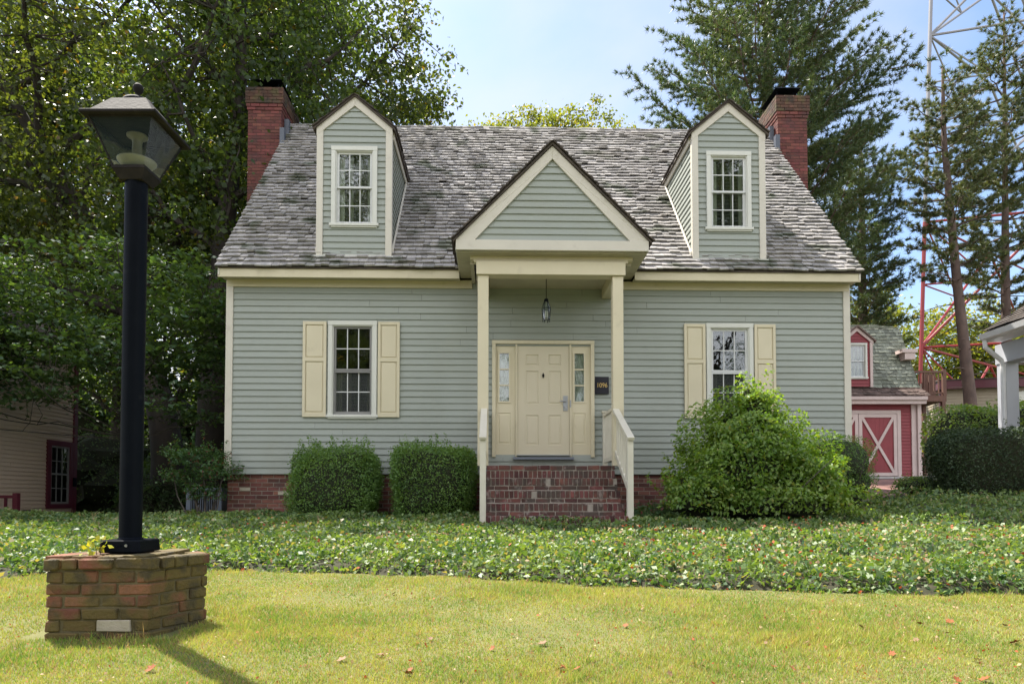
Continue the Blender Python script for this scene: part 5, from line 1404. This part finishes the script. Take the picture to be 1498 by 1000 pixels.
# dormer
m = MB(); dc = .38; dh = .50
siding(m, dc - dh, dc + dh, 3.05, 4.98, exp=.11, put=lambda a, o, z: (a, .02 - o, z), openings=[(dc - .30, dc + .30, 3.33, 4.50)],
       lim=lambda z: (dc - dh, dc + dh) if z < 4.6 else (dc - dh * (5.0 - z) / .4, dc + dh * (5.0 - z) / .4))
for sg in (-1, 1): m.prism([(.03, 3.05), (.03, 4.6), (.95, 4.6)], 'x', dc + sg * dh - .02, dc + sg * dh + .02)
bd = m.build('dormer', M['barnred'], barn)
m = MB()
for sg in (-1, 1):
    a, b = sorted((dc + sg * (dh + .02), dc + sg * (dh - .07))); m.box(a, b, -.03, .04, 3.03, 4.55)
    m.hexa([(dc + sg * (dh + .05), -.04, 4.48), (dc, -.04, 4.93), (dc, .04, 4.93), (dc + sg * (dh + .05), .04, 4.48), (dc + sg * (dh + .05), -.04, 4.60), (dc, -.04, 5.06), (dc, .04, 5.06), (dc + sg * (dh + .05), .04, 4.60)])
m.build('dormer_trim', M['barntrim'], bd)
m = MB()
for sg in (-1, 1):
    m.hexa([(dc + sg * (dh + .12), -.1, 4.55), (dc, -.1, 5.07), (dc, 1.3, 5.07), (dc + sg * (dh + .12), 1.1, 4.55), (dc + sg * (dh + .12), -.1, 4.60), (dc, -.1, 5.13), (dc, 1.3, 5.13), (dc + sg * (dh + .12), 1.1, 4.60)])
m.build('dormer_roof', M['brownshingle'], bd)
window(barn, (dc - .33, dc + .33, 3.30, 4.52), .0, cols=1, rows=1, casing=.06, curtain=True, frame_m='wintrim')

# wooden balcony and stair beside the barn
bal = thing('wooden_balcony', 'brown wooden balcony on posts at the side of the red barn', 'balcony', (14.3, 24.2, 1.18))
m = MB(); m.box(-.35, 1.15, 0, 1.3, 2.70, 2.90); m.build('deck', M['woodstair'], bal)
for (x, y) in ((.15, .05), (1.05, .05), (1.05, 1.2)):
    m = MB(); m.box(x - .06, x + .06, y - .06, y + .06, 0, 2.7); m.build('post', M['woodstair'], bal)
m = MB(); m.box(-.35, 1.10, .02, .08, 3.72, 3.80); m.box(-.35, 1.10, .03, .07, 2.98, 3.03); m.box(1.04, 1.16, 0, .1, 2.9, 3.85); m.build('handrail', M['woodstair'], bal)
for k in range(8):
    m = MB(); x = -.3 + k * .17; m.box(x, x + .035, .03, .07, 3.03, 3.72); m.build('baluster', M['woodstair'], bal)
m = MB(); m.box(.6, 1.08, .5, .55, 2.9, 3.78); m.build('side_panel', M['woodstair'], bal)

# beige outbuilding
ob = thing('outbuilding', 'low beige sided building with dark red roof edge behind the pines', 'building', (18.9, 30.0, 1.15), radians(-14))
m = MB(); siding(m, .1, 9, 0, 4.05, exp=.13, put=front); siding(m, 0, 5, 0, 4.05, exp=.13, put=lambda a, o, z: (.1 - o, a, z)); m.build('wall', M['farwall'], ob)
m = MB(); m.box(-.05, .14, -.05, .1, 0, 4.05); m.box(-.1, 9.2, -.35, -.3, 4.05, 4.42); m.box(-.15, -.1, -.35, 5, 4.05, 4.42); m.build('fascia', M['maroon'], ob)
m = MB(); m.hexa([(-.2, -.4, 4.42), (9.3, -.4, 4.42), (9.3, 5.2, 4.42), (-.2, 5.2, 4.42), (-.2, -.4, 4.47), (9.3, -.4, 4.47), (9.3, 5.2, 4.95), (-.2, 5.2, 4.95)]); m.build('roof', M['darkroof'], ob)
m = MB(); cx = 3.15; m.prism([(cx - .4, 3.0), (cx + .4, 3.0), (cx + .4, 3.5)] + [(cx + .4 * cos(a), 3.5 + .4 * sin(a)) for a in np.linspace(0.2, pi - .2, 9)] + [(cx - .4, 3.5)], 'y', -.06, -.02)
for k in range(6): m.box(cx - .3, cx + .3, -.08, -.06, 3.06 + k * .11, 3.11 + k * .11)
m.build('louvre_vent', M['wintrim'], ob)

# ------------------------------------------------------------ neighbour porch at the right edge
npch = thing('neighbour_porch', 'pale grey porch corner with white gutter and square column at the right edge', 'porch', (10.1, 13.9, .5))
for vv in (0, -3.9):
    m = MB(); m.box(0, .26, vv, vv + .26, 0, 2.70); m.build('column', M['porchgrey'], npch, bevel=.004)
m = MB(); m.box(-.02, .28, -4.0, .28, 2.70, 3.10); m.box(.28, 3.2, .02, .28, 2.70, 3.10); m.build('beam', M['porchgrey'], npch, bevel=.004)
m = MB(); sl2 = .62
m.hexa([(-.34, -4.6, 3.28), (3.4, -4.6, 3.28 + 3.74 * sl2), (3.4, .12, 3.28 + 3.74 * sl2), (-.34, .12, 3.28), (-.34, -4.6, 3.34), (3.4, -4.6, 3.34 + 3.74 * sl2), (3.4, .12, 3.34 + 3.74 * sl2), (-.34, .12, 3.34)])
an = math.atan(sl2)
shakes(m, -4.6, .12, 4.0, (-.38, 0, 3.345), (cos(an), 0, sin(an)), (-sin(an), 0, cos(an)), exp=.16, wmin=.2, wmax=.35, udir=Vector((0, 1, 0)), rough=.5)
m.build('roof', M['darkroof'], npch)
m = MB(); m.prism([(-.34, 3.16), (-.44, 3.18), (-.47, 3.29), (-.34, 3.30)], 'y', -4.6, .12); m.box(-.34, .0, -4.6, .12, 3.14, 3.16); m.build('gutter', M['gutter'], npch)
m = MB(); m.tube([(-.38, .06, 3.18), (-.38, .05, 3.02), (-.09, .0, 2.74), (-.06, .0, 2.62), (-.06, -.0, .05)], .045, 8); m.build('downspout', M['gutter'], npch)
m = MB(); siding(m, -4, .3, 0, 3.1, exp=.115, put=lambda a, o, z: (2.2 - o, a, z)); m.box(2.22, 3.3, -4, .3, 0, 3.1); m.build('wall', M['tan'], npch)
m = MB(); m.box(-.1, 2.18, -4, .3, -.6, .02); m.build('porch_floor', M['concrete'], npch)

# ------------------------------------------------------------ tan house on the left
th = thing('tan_house', 'tan clapboard house with maroon trim half hidden by branches at the left', 'house', (-10.26, 16.0, -.30))
m = MB(); siding(m, -7.5, 0, 0, 4.2, exp=.085, put=lambda a, o, z: (o, a, z), openings=[(-.88, -.20, .58, 1.92)])
m.box(-7, -.05, -7.5, -7.4, 0, 4.2); m.box(-7, -.05, -.04, .0, 0, 4.2)
m.prism([(-7, 4.2), (0, 4.2), (-3.5, 7.2)], 'y', -7.4, -.1)
m.build('wall', M['tan'], th)
m = MB(); m.box(-.05, .05, -.09, .03, 0, 4.2); m.build('corner_board', M['maroon'], th)
m = MB()
m.box(.0, .05, -.98, -.86, .50, 2.02); m.box(.0, .05, -.22, -.10, .50, 2.02); m.box(.0, .05, -.86, -.22, 1.90, 2.02); m.box(.0, .05, -.86, -.22, .50, .60)
w = m.build('window', M['maroon'], th)
m = MB()
m.box(.0, .03, -.86, -.82, .60, 1.90); m.box(.0, .03, -.26, -.22, .60, 1.90); m.box(.0, .03, -.82, -.26, 1.86, 1.90); m.box(.0, .03, -.82, -.26, .60, .65); m.box(.0, .03, -.82, -.26, 1.25, 1.29)
for k in (1, 2): y = -.82 + .56 * k / 3; m.box(.005, .02, y - .008, y + .008, .65, 1.86)
for z in (.95, 1.56): m.box(.007, .022, -.82, -.26, z - .008, z + .008)
m.build('sash', M['sash'], w)
m = MB(); m.box(.004, .008, -.82, -.26, .62, 1.88); m.build('pane', M['glass'], w)
m = MB(); m.box(-.6, -.5, -1.2, 0, .3, 2.2); m.build('room_wall', M['interior'], w)
m = MB(); m.hexa([(.02, -1.72, .28), (.14, -1.72, .28), (.14, -1.52, .28), (.02, -1.52, .28), (.02, -1.72, .48), (.09, -1.72, .48), (.09, -1.52, .48), (.02, -1.52, .48)]); m.build('vent_hood', M['darkroof'], th)
m = MB(); m.box(.03, .09, -.12, -.04 + .0, 1.0, 1.2); m.build('meter_box', M['blackmetal'], th)
m = MB()
m.hexa([(.3, -7.7, 4.05), (.3, .2, 4.05), (-3.5, .2, 7.3), (-3.5, -7.7, 7.3), (.3, -7.7, 4.15), (.3, .2, 4.15), (-3.5, .2, 7.4), (-3.5, -7.7, 7.4)])
m.build('roof', M['darkroof'], th)
rl = thing('maroon_railing', 'dark maroon wooden porch railing at the lower left edge', 'railing', (-9.35, 12.9, -.1))
m = MB(); m.box(-.045, .045, -.045, .045, 0, .62); m.build('post', M['maroon'], rl)
m = MB(); m.box(-1.5, -.045, -.03, .03, .52, .58); m.box(-1.5, -.045, -.02, .02, .08, .13); m.build('handrail', M['maroon'], rl)
for k in range(7):
    m = MB(); x = -.2 - k * .16; m.box(x - .02, x + .02, -.02, .02, .13, .52); m.build('baluster', M['maroon'], rl)

# small things in the left shade
ac = thing('air_conditioner', 'grey louvred outdoor air conditioner behind the airy corner shrub', 'air conditioner', (-5.98, 13.5, -.10), radians(8))
m = MB(); m.box(-.33, -.24, -.33, .33, 0, .72); m.box(.24, .33, -.33, .33, 0, .72); m.box(-.24, .24, -.33, .33, .66, .72); m.box(-.24, .24, -.33, .33, 0, .06); m.build('casing', M['acmetal'], ac, bevel=.01)
m = MB()
for k in range(12): x = -.23 + k * .04; m.box(x, x + .012, -.325, -.30, .06, .66)
m.build('grille', M['acmetal'], ac)
m = MB(); m.box(-.24, .24, -.27, .27, .06, .66); m.build('coil', M['interior'], ac)
st = thing('stone_block', 'pale upright stone block beside the tan house corner', 'stone', (-9.95, 15.9, -.32), radians(20))
m = MB(); m.obox((0, 0, .12), (.10, 0, 0), (0, .07, 0), (.012, 0, .14), jit=.012); m.build('block', M['stone'], st, bevel=.015)
m = MB(); m.obox((0, 0, .22), (.03, 0, 0), (0, .03, 0), (.006, 0, .24), jit=.006)
tag(m.build('wooden_stake', M['woodstair'], None, loc=(-10.12, 15.75, -.3)), 'short brown stake leaning at the tan house corner', 'stake')
# far small lamp: same kind as the near one
far = thing('far_post_lamp', 'small distant black post lamp between the two dark trunks', 'street lamp', (-9.85, 20.1, -.30))
m = MB(); m.tube([(0, 0, 0), (0, 0, 3.05)], .045, 12); m.build('post', M['blackmetal'], far)
m = MB(); m.hexa([(-.34, -.34, 3.42), (.34, -.34, 3.42), (.34, .34, 3.42), (-.34, .34, 3.42), (-.13, -.13, 3.66), (.13, -.13, 3.66), (.13, .13, 3.66), (-.13, .13, 3.66)]); m.lathe([(.1, 0), (.06, .06), (.03, .08), (.04, .12), (0, .16)], (0, 0, 3.66), 12)
m.build('lantern_roof', M['lampmetal'], far)
m = MB(); a, b = .13, .27
m.hexa([(-a, -a, 3.08), (a, -a, 3.08), (a, a, 3.08), (-a, a, 3.08), (-b, -b, 3.42), (b, -b, 3.42), (b, b, 3.42), (-b, b, 3.42)]); m.build('lantern_glass', M['lampglass'], far)
m = MB(); m.lathe([(.0, .0), (.07, .02), (.08, .2), (0, .24)], (0, 0, 3.1), 12); m.box(-a, a, -a, a, 3.04, 3.08); m.build('lamp_globe', M['whitemetal'], far)

# ------------------------------------------------------------ lattice tower far right
tw = thing('lattice_tower', 'red and white steel lattice tower rising behind the pines', 'tower', (0, 0, 0))
L0 = Vector((29.9, 50, 1.3)); W = 16.0; H = 60; tap = .055
LEGS = [Vector((29.6, 50, 0)), Vector((47.5, 45, 0)), Vector((50, 64, 0))]; LC = (LEGS[0] + LEGS[1] + LEGS[2]) / 3
def leg(k, z):
    q = LEGS[k] + (LC - LEGS[k]) * (z * .0042); return Vector((q.x, q.y, z))
m1 = []; m2 = []
nodes = [1.2, 11.6, 21, 28, 35.3, 43, 50]
for i in range(len(nodes) - 1):
    za_, zb_ = nodes[i], nodes[i + 1]; mt = 'towerred' if zb_ < 21.5 else 'towerwhite'
    for k in range(3):
        j = (k + 1) % 3
        a = MB(); a.tube([leg(k, za_), leg(k, zb_)], .14, 8); m1.append((a, mt))
        A, B, C_, D_ = leg(k, za_), leg(j, za_), leg(k, zb_), leg(j, zb_); mid = (C_ + D_) / 2; mb = MB()
        mb.tube([C_, D_], .09, 6); mb.tube([A, mid], .10, 6); mb.tube([B, mid], .10, 6)
        mb.tube([(A + C_) / 2, (A + mid) / 2], .06, 6); mb.tube([(B + D_) / 2, (B + mid) / 2], .06, 6)
        mb.tube([C_, (A + mid) / 2], .06, 6); mb.tube([D_, (B + mid) / 2], .06, 6)
        m2.append((mb, mt))
for mb, mt in m1: mb.build('tower_leg', M[mt], tw)
for mb, mt in m2: mb.build('bracing', M[mt], tw)
# ------------------------------------------------------------ fallen leaves
def leafmesh():
    m = MB(); n = 7
    pts = [(0, -.5), (.18, -.28), (.42, -.30), (.34, -.05), (.5, .18), (.22, .20), (.12, .5), (-.02, .30), (-.3, .38), (-.24, .08), (-.48, -.05), (-.2, -.22)]
    z = lambda x, y: .30 * (x * x) + .22 * y * y * (1 if y > 0 else .4)
    b = [(x, y, z(x, y)) for x, y in pts]
    for i in range(len(b)): m.face([b[i], b[(i + 1) % len(b)], (0, 0, .0)])
    t = [(x, y, zz - .012) for x, y, zz in b]
    for i in range(len(b)): m.face([t[(i + 1) % len(b)], t[i], (0, 0, -.012)])
    m.tube([(0, -.5, .08), (.03, -.75, .02)], .012, 4)
    return m
lm = leafmesh(); rng = np.random.default_rng(77)
proto = {}
for kk, mt in (('rust', 'deadleaf'), ('tan', 'deadtan')):
    proto[kk] = lm.build('fallen_leaf', M[mt])
def ray_ground(px, py):
    F = 1000.; T = radians(1.8); S = 198.6
    x = (px - 749) / F; y = -(py - 500 - S) / F
    r = (x, cos(T) - y * sin(T), sin(T) + y * cos(T)); t = (-.65 - EYE) / (r[2] - .06 * r[1]); return r[0] * t, r[1] * t
rust = [(1390, 912, 1.3), (1345, 915, 1.1), (1386, 930, .6), (1484, 945, 1.3), (1305, 960, 1.1), (1160, 978, 1), (1440, 998, 1.4), (1132, 975, .8), (820, 978, 1.2), (825, 977, .9), (845, 978, 1), (598, 990, 1.2), (600, 985, .7), (720, 951, .9), (915, 918, 1.0), (220, 988, 1.3), (672, 995, .8), (1400, 998, 1), (30, 962, .7), (455, 853, .6)]
tan = [(1180, 942, 1), (793, 943, 1.5), (500, 971, 1.2), (436, 855, .9), (576, 868, 1), (1030, 975, .9), (1015, 970, .7), (1300, 903, .9), (1260, 920, .9), (1120, 942, .6), (630, 938, .9), (556, 963, 1), (1340, 940, .8), (1430, 970, 1), (1470, 918, .8), (690, 878, 1.0), (940, 895, .8), (1190, 896, .7), (870, 970, .7), (980, 985, .9)]
for kk, lst, lab in (('rust', rust, 'rust red dead leaf lying curled on the sunny lawn'), ('tan', tan, 'pale tan dead leaf lying curled on the sunny lawn')):
    for i, (px, py, s) in enumerate(lst):
        x, y = ray_ground(px, py)
        o = proto[kk] if i == 0 else proto[kk].copy()
        if i: COL.objects.link(o)
        o.location = (x, y, gz(x, y) + .018); sc = .048 * s; o.scale = (sc, sc * rng.uniform(.7, 1.1), sc * rng.uniform(.9, 1.6))
        o.rotation_euler = (rng.uniform(-.6, .6), rng.uniform(-.6, .6), rng.uniform(0, 6.28))
        tag(o, lab, 'leaf', {'rust': 'rust red leaves on the lawn', 'tan': 'tan leaves on the lawn'}[kk])
# litter crumbs on lawn edge and in the ivy
n = 2200; y = rng.uniform(2.9, 6.2, n); x = (rng.random(n) * 2 - 1) * y * .78; k = rng.random(n) < .6 + .4 * (x > 0); x, y = x[k], y[k]
P1 = np.stack([x, y, ground(x, y) + .018 + ivyh(x, y)], -1)
n = 1500; x = rng.uniform(-4, 8, n); y = edgeY(x) + rng.uniform(-.06, 3.4, n); k = (np.abs(x) < y * .78) & ~blocked(x, y) & (rng.random(n) < .25 + .6 * (x > 1)); x, y = x[k], y[k]
P2 = np.stack([x, y, ground(x, y) + ivyh(x, y) + .022], -1)
o = leaves('leaf_litter', np.concatenate([P1, P2]), np.concatenate([rng.uniform(.008, .022, len(P1)), np.full(len(P2), .042)]), M['litter'], up=.6, aspect=.7, rng=rng)
tag(o, 'scattered crumbs of dry brown leaves on the lawn and ivy', 'leaf litter', kind='stuff')
